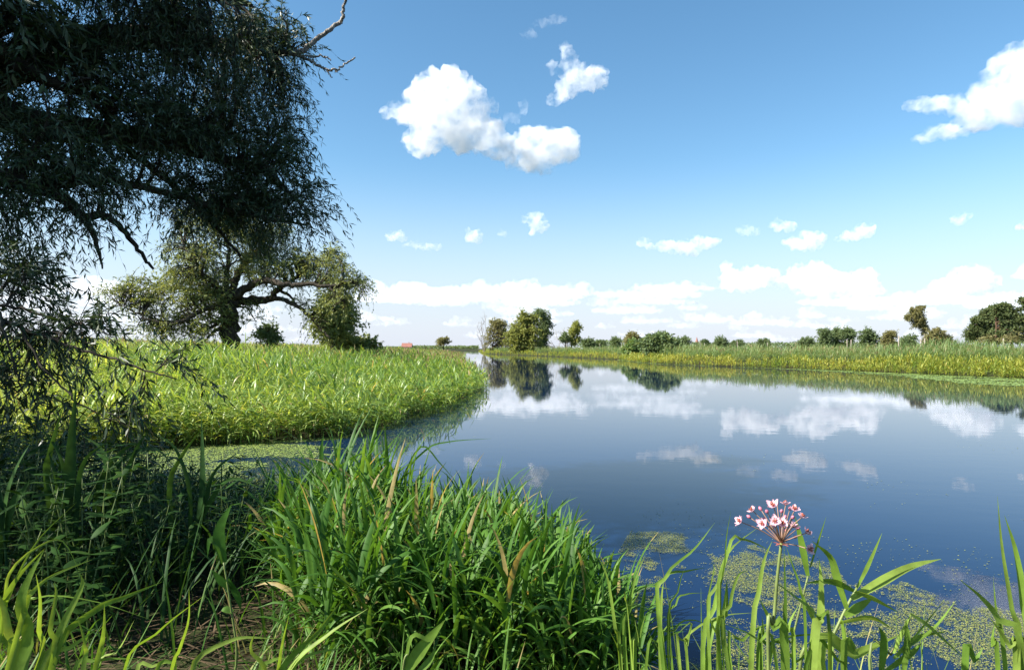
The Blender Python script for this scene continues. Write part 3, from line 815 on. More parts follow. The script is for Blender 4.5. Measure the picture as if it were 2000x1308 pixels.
def build_far_trees():
    S = simple_tree
    # bushes beside the second willow
    S("willow_bush", "round dense grey green willow bush under the old willow's long right limb", "bush", 652, 42, (652, 600),
      [(652,612,48,42),(640,635,50,34),(672,630,36,40),(655,585,34,26),(690,612,16,26),(640,655,34,14),(672,655,28,14)], M["willow2"], 31, 0.18, n=120, leaf=0.18, n_twig=9, n_leaf=11, twig=0.7, group=None, part="foliage")
    S("bush", "small dark loose bush just right of the old willow's trunk", "bush", 520, 40, (522, 652),
      [(525,655,24,15),(505,662,20,9),(538,662,12,10),(525,640,12,8)], M["tree_dark"], 32, 0.06, n=50, leaf=0.16, n_twig=6, n_leaf=9, twig=0.5, part="foliage")
    S("tall_herbs", "tall grey green weeds standing at the meadow's edge right of the willow bush", "plant", 690, 44, (690, 672),
      [(640,675,40,12),(700,672,40,12),(665,668,50,10),(735,676,20,8)], M["willow2"], 33, 0.05, n=90, leaf=0.20, n_twig=6, n_leaf=9, twig=0.5, part="foliage")
    # the clump in the middle
    S("tree", "brownish green tree at the left end of the middle clump", "tree", 962, 235, (965, 640),
      [(962,655,20,22),(975,640,22,20),(992,660,16,24),(1000,672,18,14),(985,642,14,16),(985,655,16,22),(950,660,10,14),(968,630,12,10),(965,676,22,12),(985,678,14,10)], M["tree_brown"], 41, 0.3, n=170, leaf=0.40, n_twig=8, twig=1.2)
    S("tree", "big olive green willow in the front of the middle clump", "tree", 1018, 190, (1022, 630),
      [(1015,655,26,22),(1030,640,30,26),(1000,665,14,14),(1048,655,22,24),(1020,622,16,14),(1035,668,34,10),(1018,610,7,7),(1052,632,16,16),(1015,680,28,10),(1045,680,24,10),(998,640,7,9),(1042,616,8,8),(1026,612,5,9),(1002,655,12,12),(988,664,13,16),(992,680,16,9)], M["tree_olive"], 42, 0.4, n=300, leaf=0.42, n_twig=9, twig=1.2)
    S("tree", "taller thin topped tree behind the right end of the middle clump", "tree", 1058, 196, (1056, 620),
      [(1055,618,16,14),(1066,630,14,16),(1046,612,9,8),(1072,640,8,12),(1060,655,14,20),(1078,634,5,6),(1062,676,12,12),(1054,606,4,6),(1068,614,6,6),(1074,624,6,9),(1070,655,8,12)], M["tree_dark"], 43, 0.3, n=170, leaf=0.38, n_twig=8, twig=1.1)
    bare_tree("dead_tree", "bare dead tree leaning left beside the middle clump of trees", 946, 250, [(931,634),(940,625),(948,622),(930,652),(944,640)], 44)
    S("tree", "slender olive tree standing apart right of the middle clump", "tree", 1114, 185, (1122, 640),
      [(1122,645,11,13),(1130,640,8,12),(1116,656,9,10),(1126,660,10,10),(1124,634,6,6),(1118,672,8,10)], M["tree_olive"], 45, 0.22, n=90, leaf=0.40, n_twig=7, twig=1.0)
    bare_tree("dead_tree", "thin grey half bare tree leaning left beside a slender olive tree", 1106, 186, [(1086,650),(1093,645),(1102,642),(1110,648)], 46)
    S("bush", "small dark tree in front of a thin grey half bare tree", "tree", 1104, 184, (1104, 655), [(1104,660,8,10),(1098,664,7,7)], M["tree_dark"], 47, 0.12, n=40, leaf=0.35, n_twig=6, twig=0.8, part="foliage")
    bare_tree("dead_tree", "fallen pale dead branches lying between the two middle groups of trees", 1085, 182, [(1070,672),(1078,668),(1094,669)], 48, 0.12)
    S("willow_bush", "low pale bush far off where the river disappears", "bush", 866, 330, (866, 662),
      [(866,667,12,8),(856,670,9,6),(876,666,5,7)], M["tree_brown"], 49, 0.3, n=60, leaf=0.6, n_twig=6, twig=1.4, part="foliage")
    # the row beyond the right bank
    row = [
        ("tree", "tiny round tree right of the slender olive tree", 1148, 260, [(1146,669,10,6),(1154,668,6,7)], "tree_dark"),
        ("tree", "low flat topped bush far beyond the right bank", 1174, 260, [(1174,670,11,5)], "tree_dark"),
        ("tree", "small dark round tree left of a pointed green tree", 1202, 255, [(1202,667,10,8)], "tree_dark"),
        ("tree", "pointed mid green tree left of the tall waterside reeds", 1234, 235, [(1234,663,16,10),(1236,655,9,8),(1225,668,9,7),(1246,667,9,7)], "tree_brown"),
        ("tree", "flat crowned dark tree rising behind the tall waterside reeds", 1289, 240, [(1289,660,16,9),(1280,664,12,7),(1298,663,10,7),(1290,653,10,4)], "tree_dark"),
        ("tree", "low green tree just right of the tall waterside reeds", 1332, 260, [(1330,667,10,7),(1342,665,9,8)], "tree_dark"),
        ("tree", "small tree right beside the pink church tower", 1378, 300, [(1376,669,8,6)], "tree_dark"),
        ("tree", "round dark tree standing alone right of the church tower", 1407, 255, [(1407,666,13,10),(1416,671,9,5)], "tree_dark"),
        ("tree", "low dark bush between two fence posts", 1438, 300, [(1437,670,9,5),(1450,670,6,5)], "tree_dark"),
        ("tree", "pair of small round crowns on one low tree", 1492, 300, [(1486,668,8,7),(1498,667,9,8)], "tree_dark"),
        ("tree", "low spreading dark tree beside the red roofs", 1576, 270, [(1572,667,14,6),(1584,665,10,7),(1562,670,8,4)], "tree_dark"),
        ("tree", "left tree of the tall row of three, broad crowned", 1613, 225, [(1611,652,14,12),(1604,660,9,10),(1620,656,12,12),(1612,667,14,7)], "tree_dark"),
        ("tree", "narrow middle tree of the tall row of three", 1636, 228, [(1636,649,9,10),(1633,660,8,10),(1640,655,7,9)], "tree_dark"),
        ("tree", "right tree of the tall row of three with an open trunk", 1657, 225, [(1655,650,12,11),(1648,655,9,9),(1664,655,8,9),(1658,665,10,7)], "tree_dark"),
        ("tree", "broad dark tree in the gap between the row of three and the leaning tree", 1695, 230, [(1692,651,13,10),(1702,658,12,9),(1686,660,9,9),(1712,665,12,7)], "tree_dark"),
        ("tree", "smaller pale tree left of the leaning tree", 1737, 220, [(1736,660,12,11),(1744,652,6,7),(1728,667,10,7)], "tree_brown"),
        ("tree", "dark bush at the foot of the leaning tree, on its left", 1775, 200, [(1772,668,14,7),(1784,661,8,5),(1764,670,8,5)], "tree_dark"),
        ("tree", "bushy green tree at the right foot of the leaning tree", 1828, 185, [(1822,658,14,14),(1834,650,11,10),(1846,664,13,9),(1812,664,10,10),(1858,668,8,6)], "tree_brown"),
    ]
    for i, (nm, lab, px, Y, bl, mt) in enumerate(row):
        wid = max(b[0] + b[2] for b in bl) - min(b[0] - b[2] for b in bl)
        bl = bl + [(px + 0.1 * wid, 674, 0.36 * wid, 6), (px - 0.22 * wid, 673, 0.25 * wid, 6)]
        ty = min(b[1] for b in bl)
        S(nm, lab, "tree", px, Y, (px, ty + 4), bl, M[mt], 60 + i, 0.3, n=int(22 + 16 * len(bl)), leaf=0.45, n_twig=7, twig=1.3, group="trees along the horizon beyond the right bank")
    # leaning tree with a bare lower trunk
    S("leaning_tree", "tall lopsided tree leaning left with tufted crown and bare lower trunk", "tree", 1812, 190, (1790, 612),
      [(1790,610,15,11),(1778,622,11,8),(1796,626,12,12),(1800,600,6,5),(1772,620,6,4),(1806,644,6,10),(1798,636,7,8),(1786,638,5,4)], M["tree_brown"], 90, 0.42, lean=(1803, 642), n=150, leaf=0.36, n_twig=8, twig=0.9,
      extra=[[(1803,640),(1812,628),(1808,634)], [(1797,626),(1784,622),(1774,621)]], bark=M["bark_grey"])
    # pines at the right edge
    pines = [
        ("leftmost pine of the dark pine group, lowest of it", 1905, 176, [(1898,652,12,8),(1905,640,13,8),(1912,628,14,8),(1900,664,14,6),(1918,650,16,10),(1890,656,8,5)]),
        ("second pine from the left in the dark pine group", 1932, 180, [(1925,614,14,8),(1938,606,14,8),(1930,628,18,8),(1935,644,20,9),(1932,658,20,8),(1922,620,12,6)]),
        ("middle pine of the dark pine group with reddish bare trunk", 1944, 172, [(1952,602,14,8),(1958,616,18,8),(1966,632,18,9),(1958,650,22,9)]),
        ("pine between the middle one and the tall one at the right edge", 1975, 178, [(1968,600,12,7),(1976,612,18,8),(1984,628,20,9),(1978,645,22,10),(1974,660,24,8)]),
        ("tallest pine of the dark group, cut by the right edge of the view", 2005, 176, [(1992,594,12,8),(2006,588,16,9),(2012,604,22,9),(2006,624,24,10),(2010,645,26,11),(2004,662,26,9)]),
    ]
    for i, (lab, px, Y, bl) in enumerate(pines):
        ty = min(b[1] for b in bl)
        S("pine_tree", lab, "tree", px, Y, (px + 2, ty + 3), bl, M["pine"], 100 + i, 0.3, bark=M["bark_pine"], n=150, leaf=0.42, n_twig=8, n_leaf=10, twig=0.9, droop=-0.1, group="pines at the right edge")
    S("undergrowth_bush", "low pale brown scrub in front of the pines", "bush", 1950, 165, (1950, 668), [(1930,668,26,6),(1965,667,30,6),(1995,668,24,6),(1905,670,14,5)], M["tree_brown"], 120, 0.1, n=90, leaf=0.35, n_twig=6, twig=0.8, part="foliage")
    # tall waterside reeds on the right bank
    S("waterside_shrub", "tall dark green shrubby reeds rising at the right bank's waterline", "shrub", 1290, 92, (1290, 675),
      [(1285,680,34,14),(1268,674,18,14),(1305,676,22,12),(1290,668,26,8),(1325,682,14,9),(1262,668,8,7)], M["tree_dark"], 121, 0.06, n=220, leaf=0.42, n_twig=7, twig=0.9, droop=0.1, part="foliage")
    S("waterside_shrub", "small grey green shrub at the waterline left of the tall shrubby reeds", "shrub", 1233, 108, (1233, 680),
      [(1233,685,14,9),(1235,676,6,9)], M["bank_high"], 122, 0.05, n=60, leaf=0.4, n_twig=7, twig=0.9, droop=0.1, part="foliage")
    # forest strips at the horizon
    r = np.random.default_rng(77)
    g = Geo()
    for (x0, x1, hpx, Y) in [(-400, 290, 8, 900), (800, 935, 6, 1100), (560, 800, 3, 1500), (1130, 1300, 21, 420), (1300, 1900, 20, 380), (1900, 2700, 7, 700)]:
        n = int((x1 - x0) * 16)
        px = r.uniform(x0, x1, n)
        X = (px - 1000) / FPX * Y
        top = hpx * Y / FPX * (0.45 + 0.75 * fbm(X * 0.02, X * 0 + Y * 0.01))
        P = np.stack([X, Y + r.uniform(-20, 20, n), 0.8 + top * r.random(n) ** 0.7], -1)
        leaves(g, P, r.normal(size=(n, 3)), 2.2 * Y / 900, 1.6 * Y / 900, r.uniform(0.2, 0.9, n), r)
    o = g.build("distant_woods", M["tree_dark"]); set_tags(o, "thin dark band of far woods along the horizon", "woods", kind="stuff")
build_far_trees()

# ------------------------------------------------------------------ far buildings and fence posts
def flat_mat(name, c, rough=0.8):
    m, n, l = new_mat(name)
    b = n["Principled BSDF"]; b.inputs["Roughness"].default_value = rough
    nz = n.new("ShaderNodeTexNoise"); nz.inputs["Scale"].default_value = 3.0; nz.inputs["Detail"].default_value = 4
    mr = n.new("ShaderNodeMix"); mr.data_type = 'RGBA'; l.new(nz.outputs[0], mr.inputs["Factor"])
    mr.inputs["A"].default_value = (*[x * 0.75 for x in c], 1); mr.inputs["B"].default_value = (*[min(1, x * 1.2) for x in c], 1)
    l.new(mr.outputs["Result"], b.inputs["Base Color"])
    return m
M["roof_red"] = flat_mat("red_roof_tile", (0.27, 0.115, 0.085))
M["wall_pale"] = flat_mat("pale_render", (0.62, 0.52, 0.42))
M["brick"] = flat_mat("pink_brick", (0.42, 0.25, 0.20))
M["wood"] = flat_mat("weathered_wood", (0.34, 0.29, 0.23))
M["glass_dark"] = flat_mat("dark_window", (0.03, 0.035, 0.04), 0.2)

def box(g, c, s):
    x, y, z = c; a, b, h = s[0] / 2, s[1] / 2, s[2]
    V = [(x - a, y - b, z), (x + a, y - b, z), (x + a, y + b, z), (x - a, y + b, z), (x - a, y - b, z + h), (x + a, y - b, z + h), (x + a, y + b, z + h), (x - a, y + b, z + h)]
    g.add(V, [(0, 1, 5, 4), (1, 2, 6, 5), (2, 3, 7, 6), (3, 0, 4, 7), (4, 5, 6, 7), (3, 2, 1, 0)])

def house(label, px, Y, w, d, hw, hr, base_z=None):
    b = ground_at(px, Y, 0.0)
    if base_z is not None: b[2] = base_z
    root = empty("house", tuple(b)); set_tags(root, label, "house")
    x, y, z = b
    g = Geo(); box(g, (x, y, z), (w, d, hw))
    g.add([(x - w / 2, y - d / 2, z + hw), (x - w / 2, y + d / 2, z + hw), (x - w / 2, y, z + hw + hr * 0.96)], [(0, 1, 2, 2)])
    g.add([(x + w / 2, y - d / 2, z + hw), (x + w / 2, y + d / 2, z + hw), (x + w / 2, y, z + hw + hr * 0.96)], [(0, 1, 2, 2)])
    g.build("wall", M["wall_pale"], root, smooth=False)
    g = Geo(); e = 0.5; t = 0.25
    for s in (-1, 1):
        y1 = y + s * (d / 2 + e); zz = z + hw - e * hr / (d / 2)
        V = [(x - w / 2 - e, y1, zz), (x + w / 2 + e, y1, zz), (x + w / 2 + e, y, z + hw + hr), (x - w / 2 - e, y, z + hw + hr)]
        V += [(a, bb, c + t) for a, bb, c in V]
        g.add(V, [(0, 1, 2, 3), (4, 5, 6, 7), (0, 1, 5, 4), (1, 2, 6, 5), (2, 3, 7, 6), (3, 0, 4, 7)])
    rf = g.build("roof", M["roof_red"], root, smooth=False)
    g = Geo(); box(g, (x + w * 0.2, y, z + hw + hr - 0.6), (0.8, 0.8, 1.8)); g.build("chimney", M["brick"], root, smooth=False)
    for k in range(max(2, int(w / 4))):
        g = Geo(); box(g, (x - w / 2 + (k + 0.5) * w / max(2, int(w / 4)), y - d / 2 - 0.02, z + 1.0), (1.1, 0.12, 1.3)); g.build("window", M["glass_dark"], root, smooth=False)
    return root
house("far farmhouse with a red roof beyond the left meadow", 795, 640, 9.0, 7, 2.2, 3.2)
house("far long red roofed house half hidden behind a low dark tree", 1565, 430, 12.0, 8, 2.0, 3.2)
house("far red roofed house just left of the row of three trees", 1591, 460, 9.0, 8, 2.2, 3.0)
house("far house with an orange red roof near the round dark tree", 1475, 520, 12.0, 7, 2.2, 3.0)
house("far red roofed house behind the church tower's right side", 1392, 560, 8.0, 7, 2.2, 3.0)

def build_church():
    b = ground_at(1361, 760, 0)
    root = empty("church_tower", tuple(b)); set_tags(root, "far pink brick church tower with a pointed spire above the right bank", "tower")
    x, y, z = b
    g = Geo(); box(g, (x, y, z), (4.2, 4.2, 9.0)); g.build("tower_wall", M["brick"], root, smooth=False)
    g = Geo(); tube(g, [(x, y, z + 9.0), (x, y, z + 11.0), (x, y, z + 15.5)], [2.6, 1.3, 0.05], 8); g.build("spire", M["roof_red"], root, smooth=False)
    g = Geo(); box(g, (x, y - 2.12, z + 6.4), (1.0, 0.12, 1.7)); g.build("belfry_window", M["glass_dark"], root, smooth=False)
build_church()

def build_posts():
    r = np.random.default_rng(8)
    first = None
    for i, (px, Y, h) in enumerate([(1172, 150, 1.5), (1214, 145, 1.4), (1368, 118, 1.6), (1376, 119, 1.5), (1441, 106, 1.7), (1499, 104, 1.4), (1655, 82, 1.6), (1662, 82, 1.6), (1755, 74, 1.9), (1798, 71, 1.6), (1806, 70, 1.6), (1960, 64, 1.5)]):
        b = ground_at(px, Y, 0.1)
        top = b + [r.normal(0, 0.04), 0, h + 0.5]
        g = Geo(); tube(g, [b, (b + top) / 2, top - [0, 0, 0.02], top], [0.055, 0.052, 0.05, 0.04], 7)
        o = g.build("fence_post", M["wood"])
        set_tags(o, "weathered wooden fence post standing in the grass beyond the right bank", "fence post", "fence posts beyond the right bank")
build_posts()

# ------------------------------------------------------------------ the big willow overhanging from the left
def build_big_willow():
    r = np.random.default_rng(5)
    base = np.array([-6.4, 5.4, 0.25])
    root = empty("willow_tree", tuple(base))
    set_tags(root, "huge dark willow whose shaded branches hang in over the near bank from the left edge", "tree")
    T = np.array([-6.3, 5.3, 2.5])
    q = lambda pts: [PX(*p) for p in pts]
    limbs = [
        ([base, base + [0.05, 0, 1.1], T], 0.55, 0.42),
        ([T] + q([(-150, 220, 6.0), (60, 112, 6.8), (200, 76, 7.2), (330, 75, 7.5), (450, 92, 7.9), (562, 104, 8.2)]), 0.26, 0.045),
        ([T] + q([(-260, 120, 5.8), (-60, 70, 5.9), (30, 125, 6.1), (100, 160, 6.3), (160, 184, 6.5), (196, 215, 6.6)]), 0.12, 0.02),
        ([T] + q([(-240, 430, 5.4), (-20, 352, 5.6), (60, 365, 5.8), (120, 385, 6.0), (165, 428, 6.2), (186, 470, 6.2), (200, 525, 6.2)]), 0.11, 0.007),
        (q([(120, 385, 6.0), (165, 424, 6.2), (200, 419, 6.3), (240, 450, 6.5), (275, 495, 6.6), (300, 525, 6.6)]), 0.05, 0.012),
        ([T] + q([(-100, 235, 5.8), (100, 250, 6.5), (250, 265, 7.0), (390, 294, 7.4), (440, 312, 7.6), (506, 332, 7.8), (590, 400, 7.6)]), 0.19, 0.02),
        ([T] + q([(-200, -200, 6), (150, -60, 6.5), (350, -20, 7.0), (490, 10, 7.5)]), 0.2, 0.03),
        ([T, (-6.1, 5.5, 4.2), (-5.7, 5.7, 5.6), (-5.3, 5.8, 6.6)], 0.3, 0.06),
        ([T, (-6.8, 4.9, 4.2), (-7.6, 4.4, 5.8)], 0.25, 0.05),
        (q([(200, 258, 6.9), (300, 330, 7.2), (400, 420, 7.4), (470, 500, 7.4)]), 0.05, 0.012),
        (q([(60, 365, 5.8), (200, 350, 6.6), (330, 380, 7.0), (480, 420, 7.4), (600, 440, 7.5)]), 0.06, 0.012),
        ([T] + q([(-350, 560, 4.9), (-100, 590, 4.7), (60, 648, 4.6), (150, 680, 4.5), (260, 715, 4.4), (345, 740, 4.4)]), 0.022, 0.004),
        (q([(-100, 590, 4.7), (20, 600, 4.8), (130, 628, 4.8), (222, 655, 4.8)]), 0.014, 0.004),
        (q([(40, 640, 4.5), (90, 725, 4.4), (160, 790, 4.3), (262, 838, 4.3)]), 0.009, 0.003),
        (q([(0, 610, 4.5), (30, 720, 4.4), (60, 800, 4.4)]), 0.009, 0.003),
    ]
    gt = Geo(); LB = []
    for pts, r0, r1 in limbs:
        P = spline(pts, 6 * len(pts)); P[2:-1] += r.normal(0, 0.007, P[2:-1].shape)
        R = np.linspace(r0, r1, len(P)); tube(gt, P, R, 9); LB.append((P, R))
    gt.build("trunk", M["bark"], root)
    # the bare grey branch that sticks out at the top
    gd = Geo()
    Y = 8.2
    for pts, r0, r1 in [
        ([(548, 101), (578, 105), (600, 92), (622, 74), (645, 58), (662, 45), (670, 34), (670, 18), (676, 0), (680, -14)], 0.034, 0.016),
        ([(572, 106), (592, 112), (612, 122), (630, 133), (643, 137), (658, 136), (675, 125), (694, 112)], 0.022, 0.009),
        ([(596, 108), (612, 112), (628, 110), (640, 114), (646, 119)], 0.014, 0.007), ([(636, 135), (644, 146), (649, 152)], 0.010, 0.005),
        ([(576, 104), (578, 94), (588, 90), (598, 92)], 0.012, 0.006), ([(612, 92), (618, 92), (616, 104)], 0.006, 0.003), ([(664, 44), (669, 46)], 0.010, 0.006), ([(655, 137), (660, 142)], 0.007, 0.004)]:
        P = spline([PX(a, b, Y + 0.05 * math.sin(a)) for a, b in pts], 5 * len(pts)); P[1:-1] += r.normal(0, 0.006, P[1:-1].shape)
        tube(gd, P, np.linspace(r0, r1, len(P)) * r.uniform(0.9, 1.12, len(P)), 7)
    set_tags(gd.build("dead_branch", M["bark_grey"], root), "bare grey dead branch")
    vis = [(100,70,6.5,200,130),(330,50,7,170,100),(470,50,8,80,80),(80,250,6,170,130),(300,220,7,170,120),(450,210,8,110,100),(520,160,8.2,45,70),(470,330,7.6,110,80),
           (585,400,7.5,55,50),(540,395,7.4,95,40),(410,400,7.4,90,55),(330,385,7,60,40),(60,400,5.6,120,80),(20,540,5,80,80),(50,640,4.7,110,45),(170,640,4.7,90,34),
           (270,715,4.5,100,30),(50,760,4.4,60,55),(200,800,4.3,100,50),(560,60,8.2,30,40),(560,270,8.2,35,30),(540,10,8,30,30),(150,330,6.2,130,70),(60,690,4.6,90,50)]
    B = [pxblob(*b) for b in vis]
    g, gw = Geo(), Geo()
    def grow(B, n_sec, n_twig, n_leaf, ll, lw, tl):
        A, cen = blob_points(r, B, n_sec, 0.5)
        O_, D_ = [], []
        for a in A:
            p, t, rr = connect(LB, a)
            d = np.linalg.norm(a - p)
            mid = p + (a - p) * 0.5 + t * d * 0.12 + np.array([0, 0, 0.14 * d]) + r.normal(0, 0.05, 3) * d
            C = spline([p, mid, a], 8)
            tube(gw, C, np.linspace(min(0.022, rr * 0.7), 0.004, 8), 4)
            f = r.uniform(0.3, 1.0, n_twig); i = np.minimum((f * 7).astype(int), 6)
            O_.append(C[i] + (C[i + 1] - C[i]) * (f * 7 - i)[:, None])
            D_.append(norm(C[-1] - C[0])[None] * 0.6 + norm(r.normal(size=(n_twig, 3))) * 0.75 + np.array([0.15, 0, 0.05]))
        O_ = np.concatenate(O_); D_ = np.concatenate(D_)
        twig_foliage(g, gw, O_, D_, tl * r.uniform(0.6, 1.3, len(O_)), r, n_leaf, ll, lw, 0.75, (0.0, 1.0), 0.0028)
    low = [b for b, p in zip(B, vis) if p[1] > 640]; mid = [b for b, p in zip(B, vis) if 600 < p[1] <= 640]; high = [b for b, p in zip(B, vis) if p[1] <= 600]
    grow(high, 430, 11, 15, 0.085, 0.0145, 0.48)
    grow(mid, 16, 7, 14, 0.085, 0.015, 0.4)
    grow(low, 17, 6, 13, 0.085, 0.016, 0.36)
    # unseen crown beyond the left edge, some clumps added to shade the bank plants
    off = [(-5.2, 5.4, 4.6, 1.3, 1.0, 0.9), (-6.5, 5.6, 4.2, 1.5, 1.3, 1.0), (-5.0, 5.8, 6.2, 1.6, 1.4, 1.0), (-7.6, 5.0, 5.4, 1.8, 1.5, 1.2), (-6.9, 5.8, 6.5, 1.5, 1.4, 0.9), (-5.3, 3.5, 2.85, 0.9, 0.9, 0.4), (-5.6, 4.9, 2.6, 0.8, 0.8, 0.35), (-6.2, 4.7, 4.6, 1.0, 0.8, 0.6), (-8.5, 5.4, 3.8, 1.4, 1.3, 1.1), (-6.2, 2.3, 3.5, 0.9, 0.7, 0.6), (-5.6, 4.3, 5.9, 1.3, 1.1, 0.9), (-7.4, 6.6, 3.0, 1.2, 1.2, 0.8)]
    grow(off, 380, 12, 10, 0.15, 0.035, 0.6)
    gw.build("branches", M["bark"], root)
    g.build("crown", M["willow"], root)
build_big_willow()

# ------------------------------------------------------------------ foreground plants
def hero(g, pts, w_px, tint=0.5, n=9, roll=0.0, fold=0.25, root=None, tip=2.2, base_w=0.7, w0=None):
    """One broad blade through (px, py, depth) points; the base is carried on down to the plant's root."""
    P = [PX(*p) for p in pts]
    w = w_px * pts[0][2] / FPX
    if root is not None: P = [np.asarray(root, float)] + P
    C = spline(P, n + (4 if root is not None else 0))
    T = norm(np.gradient(C, axis=0))
    view = norm(C - CP)
    side = norm(np.cross(T, view)); up = np.cross(side, T)
    c, s = math.cos(roll), math.sin(roll)
    side, up = side * c + up * s, up * c - side * s
    t = np.linspace(0, 1, len(C))
    prof = np.minimum(1.0, base_w + t * (1 - base_w) / 0.4) * np.clip(1 - t ** tip, 0.03, 1)
    ww = (0.5 * w * prof)[:, None]
    V = np.stack([C - side * ww - up * ww * fold, C, C + side * ww - up * ww * fold], 1).reshape(-1, 3)
    i = np.arange(len(C) - 1)[:, None] * 3; j = np.arange(2)[None, :]
    qd = np.stack([i + j, i + j + 1, i + 3 + j + 1, i + 3 + j], -1).reshape(-1, 4)
    g.add(V, qd, tint)

def hero_stem(g, pts, d_px, root=None, tint=0.5, taper=0.7):
    P = [PX(*p) for p in pts]
    if root is not None: P = [np.asarray(root, float)] + P
    C = spline(P, 5 * len(P)); rr = 0.5 * d_px * pts[0][2] / FPX
    tube(g, C, np.linspace(rr, rr * taper, len(C)), 8, tint)
    return C

def ground_z(x, y): return float(height(np.array([x]), np.array([y]))[0])

def build_clump():
    r = np.random.default_rng(31)
    g = Geo(); gs = Geo()
    N = 2600
    X = r.uniform(-1.95, 0.56, N); Y = r.uniform(2.75, 5.7, N)
    d, k = river_dist(X, Y)
    ok = (d > -0.10) & (X / Y > -0.315 + 0.03 * r.normal(size=N)) & (r.random(N) < 0.74)
    ok &= ~((X < -0.9) & (Y < 3.4) & (r.random(N) < 0.75))
    X, Y, d = X[ok], Y[ok], d[ok]
    Z = np.maximum(height(X, Y), -0.05)
    H = (0.40 - 0.05 * sstep(X / 0.5) + 0.15 * sstep((-0.45 - X) / 0.5) * sstep((4.9 - Y) / 0.8) * sstep((X / Y + 0.34) / 0.1)) * r.uniform(0.72, 1.15, len(X))
    P = np.stack([X, Y, Z], -1)
    reed_plants(g, gs, P, H, r, K=7, leaf=(0.22, 0.40), lw=0.025, S=6, fold=0.22, tint=(0.1, 0.85), stem_w=0.004, a0=(0.22, 0.85), bend=(0.4, 1.7), low=0.2)
    # stray dry leaves
    m = r.random(len(P)) < 0.025
    ribbons(g, P[m] + [0, 0, 0.3], r.uniform(0, 6.28, m.sum()), r.uniform(0.15, 0.35, m.sum()), 0.012, r.uniform(0.4, 1.2, m.sum()), r.uniform(0.3, 1.4, m.sum()), S=5, tint=0.99, fold=0.2)
    o = g.build("reed_bed", M["clump"]); set_tags(o, "thick clump of bright green reed leaves on the near bank", "reeds", kind="stuff")
    o = gs.build("reed_stems", M["stalk"]); set_tags(o, "thin stems inside the green reed clump", "reed stems", kind="stuff")
build_clump()

